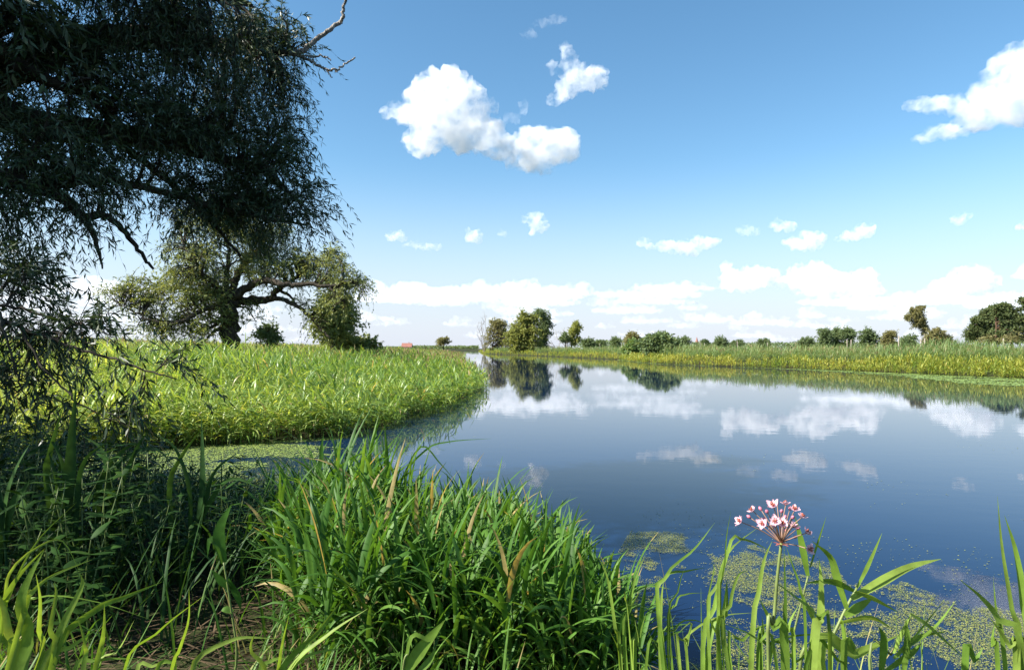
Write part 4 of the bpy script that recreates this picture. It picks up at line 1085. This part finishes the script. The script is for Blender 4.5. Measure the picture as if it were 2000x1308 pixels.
def build_shade_plants():
    r = np.random.default_rng(41)
    # leafy plants: a few kinds, then copies
    protos = []
    for kx in range(5):
        root = empty("leafy_weed", (0, 0, 0))
        gl, gs = Geo(), Geo()
        for st in range(r.integers(3, 5)):
            H = r.uniform(0.55, 0.85); b = np.array([r.normal(0, 0.07), r.normal(0, 0.07), -0.03])
            top = b + [r.normal(0, 0.18), r.normal(0, 0.18), H]
            C = spline([b, 0.5 * (b + top) + r.normal(0, 0.02, 3), top], 10)
            tube(gs, C, np.linspace(0.005, 0.0022, 10), 5, 0.3)
            nn = 7
            f = np.linspace(0.25, 1.0, nn)
            for i, ff in enumerate(f):
                p = C[0] + (C[-1] - C[0]) * ff
                L = 0.135 * (1.15 - 0.45 * ff) * r.uniform(0.8, 1.25)
                a = i * 1.57 + r.normal(0, 0.25)
                az = np.array([a, a + np.pi])
                ribbons(gl, np.repeat(p[None], 2, 0), az, L, L * 0.34, r.uniform(0.8, 1.5, 2), r.uniform(0.3, 1.0, 2), S=5, tint=r.uniform(0, 0.9, 2), fold=0.18, base_w=0.25, twist=r.normal(0, 0.2, 2))
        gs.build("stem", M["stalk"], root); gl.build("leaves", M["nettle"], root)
        set_tags(root, "dark green nettle like plant crowded in the big willow's shade", "plant", "leafy weeds in the willow's shade")
        protos.append(root)
    spots = []
    while len(spots) < 110:
        x, y = r.uniform(-4.9, -1.4), r.uniform(3.2, 6.4)
        d, k = river_dist(np.array([x]), np.array([y]))
        if d[0] < 0.05 or x / y < -0.86: continue
        if x / y > -0.37: continue
        if y < 3.9 and x > -1.9: continue
        spots.append((x, y))
    for i, (x, y) in enumerate(spots):
        src = protos[i % 5]
        if i < 5:
            o = src
        else:
            o = src.copy(); COL.objects.link(o)
            for ch in src.children:
                c = ch.copy(); COL.objects.link(c); c.parent = o
        s = r.uniform(0.8, 1.2) * (1.0 if x / y < -0.55 else 0.72)
        o.location = (x, y, ground_z(x, y)); o.rotation_euler = (r.normal(0, 0.06), r.normal(0, 0.06), r.uniform(0, 6.28)); o.scale = (s, s, s)
    # grass between them and long dark blades behind
    g = Geo()
    N = 1100
    X = r.uniform(-9.0, -1.4, N); Y = r.uniform(3.0, 8.0, N)
    d, k = river_dist(X, Y); ok = (d > -0.1) & (X / Y > -1.7) & (X / Y < -0.37) & (k == 2)
    X, Y = X[ok], Y[ok]; P = np.stack([X, Y, height(X, Y)], -1); n = len(P)
    for _ in range(4):
        ribbons(g, P + r.normal(0, 0.03, (n, 3)) * [1, 1, 0], r.uniform(0, 6.28, n), r.uniform(0.35, 0.72, n), r.uniform(0.008, 0.02, n), r.uniform(0.05, 0.4, n), r.uniform(0.2, 1.5, n), S=6, tint=r.random(n), fold=0.2, twist=r.normal(0, 0.5, n))
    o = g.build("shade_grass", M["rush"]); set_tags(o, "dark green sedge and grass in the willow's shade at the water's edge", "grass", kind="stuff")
    kinds = [
        ("tall dark broad bladed rush, tallest plant in the shade at the left", [
            ([(134, 950, 3.6), (140, 860, 3.6), (149, 752, 3.6)], 24), ([(92, 945, 3.6), (98, 880, 3.6), (124, 790, 3.6)], 17), ([(118, 1000, 3.6), (108, 930, 3.6), (92, 872, 3.6)], 14),
            ([(150, 980, 3.6), (165, 900, 3.6), (215, 860, 3.6)], 12), ([(128, 960, 3.6), (112, 880, 3.6), (60, 812, 3.6)], 10)], (-2.35, 3.6)),
        ("slim upright dark rush standing in front of the duckweed channel", [
            ([(394, 985, 4.0), (396, 890, 4.0), (393, 812, 4.0)], 16), ([(330, 960, 4.0), (355, 890, 4.0), (402, 828, 4.0)], 12), ([(372, 980, 4.0), (345, 880, 4.0), (300, 845, 4.0)], 9), ([(400, 985, 4.0), (420, 920, 4.0), (470, 880, 4.0)], 10), ([(405, 990, 4.0), (450, 935, 4.0), (515, 955, 4.0)], 11)], (-1.95, 4.0)),
        ("dark rush with arched crossing blades between the two taller rushes", [
            ([(190, 960, 3.9), (235, 885, 3.9), (275, 862, 3.9)], 13), ([(205, 975, 3.9), (240, 900, 3.9), (300, 875, 3.9), (345, 915, 3.9)], 11), ([(215, 960, 3.9), (200, 880, 3.9), (160, 850, 3.9)], 10), ([(200, 990, 3.9), (275, 955, 3.9), (345, 1010, 3.9)], 14), ([(225, 985, 3.9), (265, 880, 3.9), (288, 842, 3.9)], 12)], (-2.4, 3.95)),
        ("dark rush leaning over at the left edge of the view", [
            ([(10, 1000, 3.4), (30, 920, 3.4), (62, 860, 3.4)], 16), ([(0, 1010, 3.4), (-10, 920, 3.4), (5, 850, 3.4)], 14), ([(20, 1000, 3.4), (45, 960, 3.4), (58, 935, 3.4)], 16), ([(5, 1010, 3.4), (-35, 930, 3.4), (-60, 900, 3.4)], 14)], (-2.62, 3.4)),
    ]
    for lab, bl, (x, y) in kinds:
        rt = (x, y, ground_z(x, y)); root = empty("rush_plant", rt); set_tags(root, lab, "plant")
        g = Geo()
        for pts, w in bl: hero(g, pts, w, r.random(), roll=r.normal(0, 0.4), root=np.array(rt) + [r.normal(0, 0.03), r.normal(0, 0.03), 0], n=10)
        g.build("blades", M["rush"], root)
build_shade_plants()

def plant_from(name, label, rt, stems, blades, mat, seed, cat="plant", smat=None, leaf_name="leaves"):
    r = np.random.default_rng(seed)
    rt = np.array([rt[0], rt[1], ground_z(rt[0], rt[1]) - 0.02])
    root = empty(name, tuple(rt)); set_tags(root, label, cat)
    if stems:
        g = Geo()
        for pts, d in stems: hero_stem(g, pts, d, root=rt + [r.normal(0, 0.015), r.normal(0, 0.015), 0])
        g.build("stem", smat or M["stalk"], root)
    g = Geo()
    for b in blades:
        pts, w = b[0], b[1]
        free = len(b) > 2 and b[2]
        hero(g, pts, w, np.clip(r.uniform(0.1, 0.85), 0, 1), roll=r.normal(0, 0.45), root=None if free else rt + [r.normal(0, 0.03), r.normal(0, 0.03), 0], n=11, fold=r.uniform(0.1, 0.3), base_w=0.45 if free else 0.8)
    g.build(leaf_name, mat, root)
    return root

def D(pts, Y, r=None): return [(x, y, Y + 0.0004 * (x - pts[0][0])) for x, y in pts]

def build_near_left():
    Y = 1.9
    F = plant_from
    F("grass_tuft", "sunlit broad bladed grass tuft in the bottom left corner", (-1.45, 1.75), [], [
        (D([(48,1290),(40,1185),(56,1130),(86,1074)], Y), 24), (D([(0,1230),(10,1170),(40,1120),(88,1070)], Y), 14), (D([(85,1308),(125,1215),(160,1145),(158,1122)], Y), 16),
        (D([(-10,1260),(20,1160),(70,1060),(150,980)], Y), 6), (D([(5,1200),(25,1110),(85,1062),(125,1058),(157,1120)], Y), 6), (D([(45,1200),(60,1160),(100,1125),(180,1092)], Y), 11),
        (D([(40,1230),(70,1168),(175,1172),(302,1212)], Y), 8), (D([(30,1308),(18,1240),(5,1180),(-25,1130)], Y), 18), (D([(70,1308),(75,1230),(78,1170),(70,1120)], Y), 12), (D([(20,1308),(-10,1240),(-60,1200)], Y), 16), (D([(95,1300),(98,1230),(110,1160),(104,1138)], Y), 11)], M["near"], 1, leaf_name="blades")
    F("grass_tuft", "sunlit grass tuft with long slanting blades just right of the corner tuft", (-1.2, 1.75), [], [
        (D([(100,1300),(180,1195),(250,1163),(316,1136)], Y), 15), (D([(70,1320),(140,1262),(192,1226)], Y), 13), (D([(185,1310),(202,1235),(204,1178)], Y), 11), (D([(160,1320),(166,1260),(150,1200)], Y), 10),
        (D([(140,1330),(190,1290),(270,1285)], Y), 10), (D([(170,1330),(230,1270),(262,1210)], Y), 7)], M["near"], 2, leaf_name="blades")
    F("grass_tuft", "sunlit grass tuft with two pointed blades before the dead straw", (-0.98, 1.8), [], [
        (D([(240,1325),(310,1232),(398,1163)], Y), 15), (D([(330,1330),(350,1268),(368,1210),(369,1148)], Y), 12), (D([(300,1330),(340,1290),(360,1250)], Y), 9), (D([(265,1330),(300,1300),(345,1290)], Y), 9)], M["near"], 3, leaf_name="blades")
    Y = 2.2
    F("grass_tuft", "arching sunlit grass tuft at the bottom edge left of the reed clump", (-0.85, 2.15), [], [
        (D([(375,1325),(450,1250),(542,1246)], Y), 12), (D([(540,1325),(620,1235),(670,1168)], Y), 15), (D([(555,1325),(640,1240),(718,1188)], Y), 13), (D([(540,1320),(550,1260),(565,1198)], Y), 11), (D([(520,1330),(490,1270),(500,1230)], Y), 10),
        (D([(560,1330),(600,1280),(690,1262)], Y), 10), (D([(500,1330),(530,1290),(560,1285)], Y), 12)], M["near"], 4, leaf_name="blades")
    F("reed_plant", "single reed with broad curled leaves standing between the shade and the green clump", (-1.1, 2.62), [(D([(462,1290),(450,1180),(437,1098)], 2.6), 5)], [
        (D([(437,1098),(428,1038),(452,984)], 2.6), 26, True), (D([(437,1100),(428,1066),(410,1052),(405,1088)], 2.6), 16, True), (D([(452,1150),(430,1130),(414,1112)], 2.6), 22, True), (D([(445,1130),(465,1165),(470,1190)], 2.6), 16, True), (D([(455,1195),(440,1190),(432,1192)], 2.6), 20, True)], M["clump"], 5)
    F("reed_plant", "pale folded reed leaf catching the sun at the bottom edge under the clump", (-0.35, 2.0), [(D([(786,1320),(800,1270)], 2.0), 5)], [
        (D([(786,1320),(826,1262),(869,1210)], 2.0), 30, True), (D([(790,1300),(806,1240),(842,1250),(866,1218)], 2.0), 10, True), (D([(800,1330),(838,1290),(852,1262)], 2.0), 16, True)], M["near"], 6)
    # long arching blades over the clump
    F("sedge_tuft", "few long thin arching blades rising above the back of the reed clump", (-0.55, 4.3), [], [
        (D([(780,960),(830,880),(880,862),(960,856)], 4.4), 5), (D([(790,960),(822,872),(860,905),(890,940)], 4.4), 5), (D([(640,960),(628,890),(632,845)], 4.2), 14), (D([(650,960),(680,900),(720,880)], 4.2), 12), (D([(720,1000),(760,940),(810,895)], 4.3), 8)], M["clump"], 7, leaf_name="blades")
build_near_left()

def build_right_plants():
    F = plant_from
    Y = 1.3
    F("reed_plant", "young reed with broad leaves spreading right of the pink flower", (0.62, 1.4), [(D([(1560,1330),(1613,1265),(1652,1188),(1674,1147)], Y), 7)], [
        (D([(1674,1147),(1698,1098),(1723,1040)], Y), 9, True), (D([(1663,1169),(1715,1139),(1778,1106),(1838,1091)], Y), 22, True), (D([(1670,1154),(1706,1168),(1756,1196)], Y), 16, True),
        (D([(1654,1188),(1635,1128),(1622,1087),(1586,1056)], Y), 18, True), (D([(1668,1153),(1624,1135),(1572,1138)], Y), 14, True), (D([(1650,1202),(1678,1184),(1706,1166)], Y), 20, True), (D([(1640,1215),(1700,1205),(1745,1228)], Y), 13, True), (D([(1645,1210),(1650,1250),(1640,1290)], Y), 14, True)], M["near"], 11)
    F("reed_plant", "slimmer reed with one upright leaf just behind the pink flower", (0.56, 1.45), [(D([(1530,1330),(1548,1245),(1578,1125)], 1.35), 5)], [
        (D([(1578,1124),(1566,1060),(1553,1008)], 1.35), 16, True), (D([(1582,1108),(1597,1060),(1614,1008)], 1.35), 5, True), (D([(1566,1165),(1590,1210),(1600,1240)], 1.35), 12, True)], M["near"], 12)
    F("reed_plant", "low reed with a wide pale leaf slanting along the bottom right", (0.72, 1.25), [(D([(1700,1330),(1745,1275),(1780,1200)], 1.25), 6)], [
        (D([(1600,1318),(1674,1276),(1752,1241)], 1.25), 30), (D([(1720,1320),(1726,1251),(1716,1222)], 1.25), 17, True), (D([(1764,1320),(1772,1251),(1769,1208)], 1.25), 15, True), (D([(1770,1265),(1824,1226),(1867,1172)], 1.25), 7, True),
        (D([(1775,1255),(1791,1237),(1845,1170)], 1.25), 7, True), (D([(1778,1198),(1816,1224),(1887,1289)], 1.25), 10, True), (D([(1745,1275),(1760,1240),(1780,1196)], 1.25), 13, True), (D([(1745,1285),(1790,1245),(1850,1232)], 1.25), 12, True), (D([(1730,1310),(1780,1275),(1800,1255)], 1.25), 14, True), (D([(1650,1330),(1668,1270),(1655,1235)], 1.25), 14)], M["near"], 13)
    F("reed_plant", "tall upright reed blades at the right edge of the view", (1.0, 1.35), [], [
        (D([(1995,1330),(1976,1190),(1957,1070),(1948,968)], 1.25), 11), (D([(2008,1330),(2000,1180),(1985,1080),(1962,1006)], 1.25), 17), (D([(1995,1320),(1950,1210),(1915,1165),(1875,1132)], 1.25), 15),
        (D([(1965,1320),(1948,1215),(1940,1130)], 1.25), 9), (D([(1950,1330),(1938,1260),(1944,1210)], 1.25), 9), (D([(1885,1330),(1905,1290),(1920,1264)], 1.25), 14), (D([(1985,1330),(1970,1260),(1930,1200)], 1.25), 14), (D([(1990,1330),(2002,1250),(2030,1180)], 1.25), 14)], M["near"], 14)
    F("sedge_tuft", "thin pale sedge fan at the left end of the right hand plants", (0.3, 1.35), [], [
        (D([(1214,1320),(1202,1227),(1187,1130),(1166,1082)], 1.35), 9), (D([(1224,1320),(1230,1188),(1241,1130),(1262,1078)], 1.35), 9), (D([(1230,1240),(1226,1181),(1280,1196),(1360,1240)], 1.35), 5), (D([(1292,1320),(1291,1188),(1296,1132)], 1.35), 10),
        (D([(1240,1320),(1250,1240),(1262,1196)], 1.35), 7), (D([(1235,1320),(1246,1260),(1240,1210)], 1.35), 10), (D([(1215,1330),(1208,1270),(1190,1230)], 1.35), 8), (D([(1260,1330),(1285,1250),(1320,1200)], 1.35), 6)], M["near"], 15, leaf_name="blades")
    F("sedge_tuft", "kinked sedge tuft left of the pink flower", (0.4, 1.3), [], [
        (D([(1294,1260),(1297,1132),(1342,1115),(1378,1108)], 1.3), 8), (D([(1290,1250),(1298,1130),(1356,1072),(1396,1020)], 1.3), 8), (D([(1306,1300),(1325,1150),(1338,1108)], 1.3), 5), (D([(1312,1300),(1320,1180),(1340,1160),(1378,1157)], 1.3), 5),
        (D([(1372,1320),(1395,1188),(1411,1107),(1432,1062)], 1.3), 10), (D([(1380,1320),(1412,1200),(1418,1160),(1420,1130)], 1.3), 11), (D([(1400,1320),(1404,1250),(1380,1190),(1395,1110),(1386,1098)], 1.3), 5), (D([(1330,1320),(1335,1250),(1400,1205),(1480,1195)], 1.3), 6),
        (D([(1345,1330),(1342,1260),(1350,1215),(1320,1240)], 1.3), 6), (D([(1300,1330),(1318,1230),(1352,1210),(1398,1228)], 1.3), 5)], M["near"], 16, leaf_name="blades")
    F("sedge_tuft", "dense sedge tuft around the foot of the pink flower", (0.5, 1.22), [], [
        (D([(1586,1320),(1602,1210),(1604,1142),(1600,1090)], 1.2), 19), (D([(1534,1310),(1509,1224),(1484,1170)], 1.2), 19), (D([(1620,1300),(1597,1207),(1553,1166),(1494,1122)], 1.2), 16), (D([(1537,1300),(1534,1169),(1531,1063)], 1.22), 9),
        (D([(1575,1290),(1564,1155),(1548,1103),(1534,1063)], 1.22), 7), (D([(1466,1310),(1482,1155),(1493,1092),(1508,1056)], 1.2), 11), (D([(1408,1320),(1419,1196),(1420,1128)], 1.2), 11), (D([(1405,1300),(1425,1068),(1449,1053),(1479,1062),(1508,1078)], 1.2), 7),
        (D([(1385,1290),(1402,1140),(1427,1073),(1484,1027)], 1.2), 7), (D([(1412,1290),(1416,1098),(1420,1040),(1428,997)], 1.2), 4), (D([(1422,1310),(1426,1182),(1441,1125),(1458,1114)], 1.2), 9), (D([(1430,1330),(1450,1250),(1510,1215),(1560,1222)], 1.2), 7),
        (D([(1480,1330),(1500,1260),(1560,1240),(1640,1240)], 1.2), 8), (D([(1500,1330),(1560,1290),(1610,1240)], 1.2), 8), (D([(1520,1330),(1480,1250),(1410,1215)], 1.2), 8), (D([(1550,1330),(1540,1230),(1560,1180)], 1.2), 12), (D([(1490,1330),(1492,1240),(1488,1200)], 1.2), 15), (D([(1570,1330),(1640,1290),(1660,1330)], 1.2), 10)], M["near"], 17, leaf_name="blades")
    # small fill grass along the very edge
    r = np.random.default_rng(18)
    g = Geo(); n = 130
    X = r.uniform(0.40, 1.05, n); Yv = 1.2 + 0.45 * r.random(n)
    P = np.stack([X, Yv, height(X, Yv)], -1)
    L = r.uniform(0.68, 0.98, n) * np.where(X < 0.85, 1.0, 0.9)
    ribbons(g, P, r.uniform(0, 6.28, n), L, r.uniform(0.004, 0.012, n), r.uniform(0.0, 0.16, n), r.uniform(0.1, 1.3, n), S=9, tint=r.uniform(0.1, 0.95, n), fold=0.2, twist=r.normal(0, 0.5, n), pw=2.5)
    o = g.build("edge_grass", M["near"]); set_tags(o, "pale thin grass filling the bottom edge under the pink flower", "grass", kind="stuff")
build_right_plants()

def petal_mat():
    m, n, l = new_mat("pink_petal")
    b = n["Principled BSDF"]; b.inputs["Roughness"].default_value = 0.5
    at = n.new("ShaderNodeAttribute"); at.attribute_name = "tint"
    cr = n.new("ShaderNodeValToRGB")
    cr.color_ramp.elements[0].color = (0.55, 0.13, 0.22, 1); cr.color_ramp.elements[1].color = (0.84, 0.55, 0.63, 1)
    e = cr.color_ramp.elements.new(0.35); e.color = (0.80, 0.50, 0.58, 1)
    l.new(at.outputs["Fac"], cr.inputs[0]); l.new(cr.outputs[0], b.inputs["Base Color"])
    tr = n.new("ShaderNodeBsdfTranslucent"); l.new(cr.outputs[0], tr.inputs["Color"])
    ms = n.new("ShaderNodeMixShader"); ms.inputs[0].default_value = 0.35
    l.new(b.outputs[0], ms.inputs[1]); l.new(tr.outputs[0], ms.inputs[2]); l.new(ms.outputs[0], n["Material Output"].inputs["Surface"])
    return m
M["petal"] = petal_mat()
M["bud"] = flat_mat("rose_bud", (0.52, 0.16, 0.22), 0.5)
M["stamen"] = flat_mat("dark_stamen", (0.36, 0.10, 0.06), 0.6)
M["pedicel"] = flat_mat("reddish_flower_stalk", (0.26, 0.15, 0.10), 0.5)

def build_flower():
    r = np.random.default_rng(51)
    Y = 1.15
    rt = np.array([0.50, 1.22, ground_z(0.50, 1.22) - 0.02])
    root = empty("flowering_rush", tuple(rt)); set_tags(root, "flowering rush with a round head of pink and white flowers on one tall stalk", "flower")
    hub = PX(1526, 1060, Y)
    g = Geo(); hero_stem(g, [(1501, 1300, Y), (1511, 1215, Y), (1518, 1130, Y), (1526, 1060, Y)], 7.5, root=rt, tint=0.6, taper=0.75); g.build("stem", M["stalk"], root)
    g = Geo()
    for k in range(5):
        a = k * 1.26; ribbons(g, hub[None] - [0, 0, 0.003], a, 0.018, 0.006, 1.1, 0.9, S=4, tint=0.3, fold=0.2)
    g.build("bract", M["stamen"], root)
    z = lambda x, y: (1400 + x / 3.654, 950 + y / 3.654)
    opened = [(170,250,.0),(258,172,.02),(404,138,-.035),(492,128,.03),(556,165,-.02),(606,218,.0),(418,250,-.06),(472,262,-.055),(330,268,-.04),(640,330,-.01),(658,446,-.04),(548,285,.03),(400,300,.03)]
    buds = [(318,168,.02),(362,185,-.03),(240,222,.02),(350,240,.03),(462,182,-.05),(520,165,.04),(540,225,-.05),(487,220,.05),(553,360,.02),(430,128,.04),(495,318,.03),(575,300,.04)]
    def pedicel(P, parent):
        gp = Geo(); v = P - hub; L = np.linalg.norm(v)
        C = spline([hub, hub + v * 0.5 + np.array([0, 0, 0.05 * L]) + r.normal(0, 0.02, 3) * L, P], 8)
        tube(gp, C, np.linspace(0.0011, 0.0008, 8), 5)
        return gp.build("flower_stalk", M["pedicel"], parent), norm(C[-1] - C[-2])
    for (x, y, dy) in opened:
        P = PX(*z(x, y), Y + dy)
        fl = empty("flower", tuple(P)); fl.parent = root; fl.matrix_parent_inverse = Matrix.Identity(4)
        fl.location = Vector(P) - Vector(rt); fl.matrix_world = Matrix.Translation(Vector(P))
        _, ax = pedicel(P, fl)
        ax = norm(ax * 0.8 + norm(CP - P) * 0.15 + np.array([-0.2, 0, 0.25]))
        A = norm(np.cross(ax, r.normal(size=3))); B = np.cross(ax, A)
        gp = Geo(); gs = Geo()
        size = r.uniform(0.0090, 0.0118); cup = r.uniform(0.35, 0.75)
        for k in range(6):
            a = k * np.pi / 3 + r.normal(0, 0.06); small = k % 2
            d = A * math.cos(a) + B * math.sin(a); s = np.cross(ax, d)
            L = size * (0.86 if small else 1.0); W = L * (0.50 if small else 0.80)
            u = np.linspace(0, 1, 6); vv = np.linspace(-1, 1, 5)
            prof = np.sin(np.pi * np.clip(u * 0.86 + 0.10, 0, 1)) ** 0.75; prof[-1] = 0.25
            rows = []
            for i, uu in enumerate(u):
                for v_ in vv:
                    rows.append(P + d * L * uu * (1 - 0.08 * v_ * v_) + ax * (L * cup * uu ** 1.6 * 0.9 + 0.12 * L * v_ * v_ * uu + small * -0.0008) + s * v_ * 0.5 * W * prof[i])
            q = [(i * 5 + j, i * 5 + j + 1, (i + 1) * 5 + j + 1, (i + 1) * 5 + j) for i in range(5) for j in range(4)]
            tn = np.repeat(np.array([0.12, 0.5, 0.85, 0.95, 0.8]) - 0.25 * small, 4)
            gp.add(rows, q, np.clip(tn, 0, 1))
        gp.build("petals", M["petal"], fl)
        for k in range(9):
            a = k * 0.7; e = P + ax * r.uniform(0.005, 0.008) + (A * math.cos(a) + B * math.sin(a)) * r.uniform(0.0015, 0.0045)
            tube(gs, [P, P * 0.4 + e * 0.6, e - ax * 0.0012, e], [0.0006, 0.0005, 0.0009, 0.0008], 5)
        gs.build("stamens", M["stamen"], fl)
    for (x, y, dy) in buds:
        P = PX(*z(x, y), Y + dy)
        bd = empty("bud", tuple(P)); bd.parent = root; bd.location = Vector(P) - Vector(rt); bd.matrix_world = Matrix.Translation(Vector(P))
        _, ax = pedicel(P, bd)
        g = Geo(); k = np.linspace(0, 1, 7)
        tube(g, P + ax[None] * (k[:, None] * 0.0085 - 0.001), 0.0030 * np.sin(np.pi * np.clip(k * 0.9 + 0.07, 0, 1)) ** 0.8, 8); g.build("bud_petals", M["bud"], bd)
build_flower()

# ------------------------------------------------------------------ duckweed and litter
def in_poly(x, y, P):
    c = np.zeros(x.shape, bool); n = len(P)
    for i in range(n):
        ax, ay = P[i]; bx, by = P[(i + 1) % n]
        c ^= ((ay > y) != (by > y)) & (x < (bx - ax) * (y - ay) / (by - ay + 1e-12) + ax)
    return c

def discs(g, X, Y, rad, r, tint, z=0.004):
    n = len(X)
    a0 = r.uniform(0, 6.28, n); a = a0[:, None] + np.arange(6)[None] * np.pi / 3
    rr = rad[:, None] * r.uniform(0.7, 1.15, (n, 6))
    V = np.stack([X[:, None] + rr * np.cos(a), Y[:, None] + rr * np.sin(a), z + r.uniform(0, 0.003, (n, 1)) + r.normal(0, 0.12, (n, 6)) * rad[:, None]], -1)
    b = (np.arange(n) * 6)[:, None]
    q = np.concatenate([b + [[0, 1, 2, 3]], b + [[0, 3, 4, 5]]], 0)
    g.add(V.reshape(-1, 3), q, np.tile(tint, 2))

def build_duckweed():
    r = np.random.default_rng(61)
    g = Geo()
    # mat in front on the right
    poly = np.array([on_z(*p)[:2] for p in [(1150,1330),(1180,1180),(1205,1080),(1235,1035),(1330,1040),(1430,1045),(1530,1085),(1620,1100),(1660,1140),(1760,1140),(1860,1170),(2010,1200),(2200,1260),(2200,1420),(1500,1420)]])
    n = 620000
    X = r.uniform(0.3, 5.5, n); Y = r.uniform(2.3, 6.6, n)
    dens = fbm(X * 2.2 + 7, Y * 2.2, 5)
    px = X / Y * FPX + 1000; py = 681 + 1.7 * FPX / Y
    gap = np.exp(-(((px - 1330) / 110) ** 2 + ((py - 1205) / 70) ** 2) * 1.4)
    edge = fbm(X * 9, Y * 9, 3)
    lim = 0.535 + 0.35 * gap - 0.14 * sstep((px - 1500) / 300) * sstep((py - 1150) / 60)
    d, k = river_dist(X, Y)
    ok = in_poly(X + 0.12 * (edge - 0.5), Y + 0.25 * (edge - 0.5), poly) & (dens + 0.45 * (edge - 0.5) + r.normal(0, 0.05, n) > lim) & (d < 0)
    X, Y = X[ok], Y[ok]
    discs(g, X, Y, 0.0013 + 0.0040 * r.random(len(X)) ** 2.2, r, np.clip(r.normal(0.55, 0.25, len(X)), 0, 1))
    # loose bits further out
    n = 5000; px = r.uniform(900, 2000, n); py = 700 + 600 * r.random(n)
    W = np.array([on_z(a, b)[:2] for a, b in zip(px, py)]); d, k = river_dist(W[:, 0], W[:, 1])
    ok = (d < -0.1) & (fbm(W[:, 0] * 0.6, W[:, 1] * 0.6) > 0.63)
    W = W[ok]; discs(g, W[:, 0], W[:, 1], r.uniform(0.0015, 0.0045, len(W)) * (1 + W[:, 1] / 8), r, r.uniform(0.2, 0.8, len(W)))
    o = g.build("duckweed", M["weed"]); set_tags(o, "yellow green duckweed floating on the water behind the pink flower", "duckweed", kind="stuff")
    # green film in the channel on the left
    g = Geo(); n = 260000
    X = r.uniform(-9.5, 1.0, n); Y = r.uniform(3.0, 13.2, n)
    d, k = river_dist(X, Y); e = fbm(X * 1.1 + 3, Y * 2.4, 5)
    px = X / Y * FPX + 1000; py = 681 + 1.7 * FPX / Y
    lim = 0.26 + 0.55 * sstep((px - 420 - 120 * (py < 895)) / 200) - 0.5 * sstep((-d < 0.35) * 1.0) * (px < 660)
    lim = lim + 0.25 * np.exp(-(((px - 545) / 60) ** 2 + ((py - 940) / 20) ** 2))
    nb = (k == 2) & (-d < 0.55) & (px > 1080)
    lim = np.where(nb, 0.3 + 0.5 * (-d), lim)
    near_c = (px > 430) & (px < 620) & (py > 950)
    lim = np.where(near_c, 0.40, lim)
    ok = (d < 0) & (e > lim) & ((px < 760) | nb)
    X, Y = X[ok], Y[ok]
    discs(g, X, Y, (0.003 + 0.009 * r.random(len(X)) ** 1.7) * (0.4 + Y / 10), r, np.clip(r.normal(0.5, 0.22, len(X)), 0, 1))
    o = g.build("duckweed", M["weed_pale"]); set_tags(o, "pale green duckweed film covering the channel between the banks on the left", "duckweed", kind="stuff")
    # thin mat along the far right waterline
    g = Geo(); n = 110000
    X, Y = sample_px(r, n, 1180, 2120, 26, 110, 1.2)
    d, k = river_dist(X, Y)
    wid = 0.6 + 9.0 * sstep((X / Y * FPX - 450) / 500)
    ok = (d < 0.1) & (-d < wid * (0.5 + 0.8 * fbm(X * 0.2, Y * 0.2))) & (k == 1) & (fbm(X * 0.5, Y * 0.5 + 9, 4) > 0.36)
    X, Y = X[ok], Y[ok]
    discs(g, X, Y, r.uniform(0.03, 0.09, len(X)) * (0.6 + Y / 80), r, r.uniform(0.0, 0.6, len(X)))
    o = g.build("duckweed", M["weed_pale"]); set_tags(o, "thin strip of duckweed along the right bank's waterline", "duckweed", kind="stuff")
build_duckweed()

def build_litter():
    r = np.random.default_rng(71)
    g = Geo(); n = 2600
    X = r.uniform(-2.6, 0.4, n); Y = r.uniform(1.4, 3.9, n)
    d, k = river_dist(X, Y); ok = d > 0.05; X, Y = X[ok], Y[ok]; n = len(X)
    P = np.stack([X, Y, height(X, Y) + r.uniform(0.004, 0.05, n)], -1)
    ribbons(g, P, r.uniform(0, 6.28, n), r.uniform(0.08, 0.35, n), r.uniform(0.003, 0.010, n), r.uniform(1.4, 1.62, n), r.normal(0, 0.2, n), S=4, tint=r.random(n), twist=r.normal(0, 0.6, n), base_w=0.9)
    o = g.build("straw_litter", M["straw"]); set_tags(o, "dead brown straw lying on the shaded ground", "straw", kind="stuff")
    g = Geo(); n = 900
    X = r.uniform(-2.4, 0.3, n); Y = r.uniform(1.7, 3.3, n); d, k = river_dist(X, Y)
    ok = (d > 0) & ~((X / Y > -0.62) & (X / Y < -0.42) & (r.random(n) < 0.8)); X, Y = X[ok], Y[ok]; n = len(X)
    P = np.stack([X, Y, height(X, Y)], -1)
    ribbons(g, P, r.uniform(0, 6.28, n), r.uniform(0.2, 0.5, n), r.uniform(0.006, 0.014, n), r.uniform(0.1, 0.7, n), r.uniform(0.3, 1.5, n), S=5, tint=r.random(n), fold=0.2)
    o = g.build("bank_grass", M["clump"]); set_tags(o, "short green grass on the near bank around the straw", "grass", kind="stuff")
build_litter()
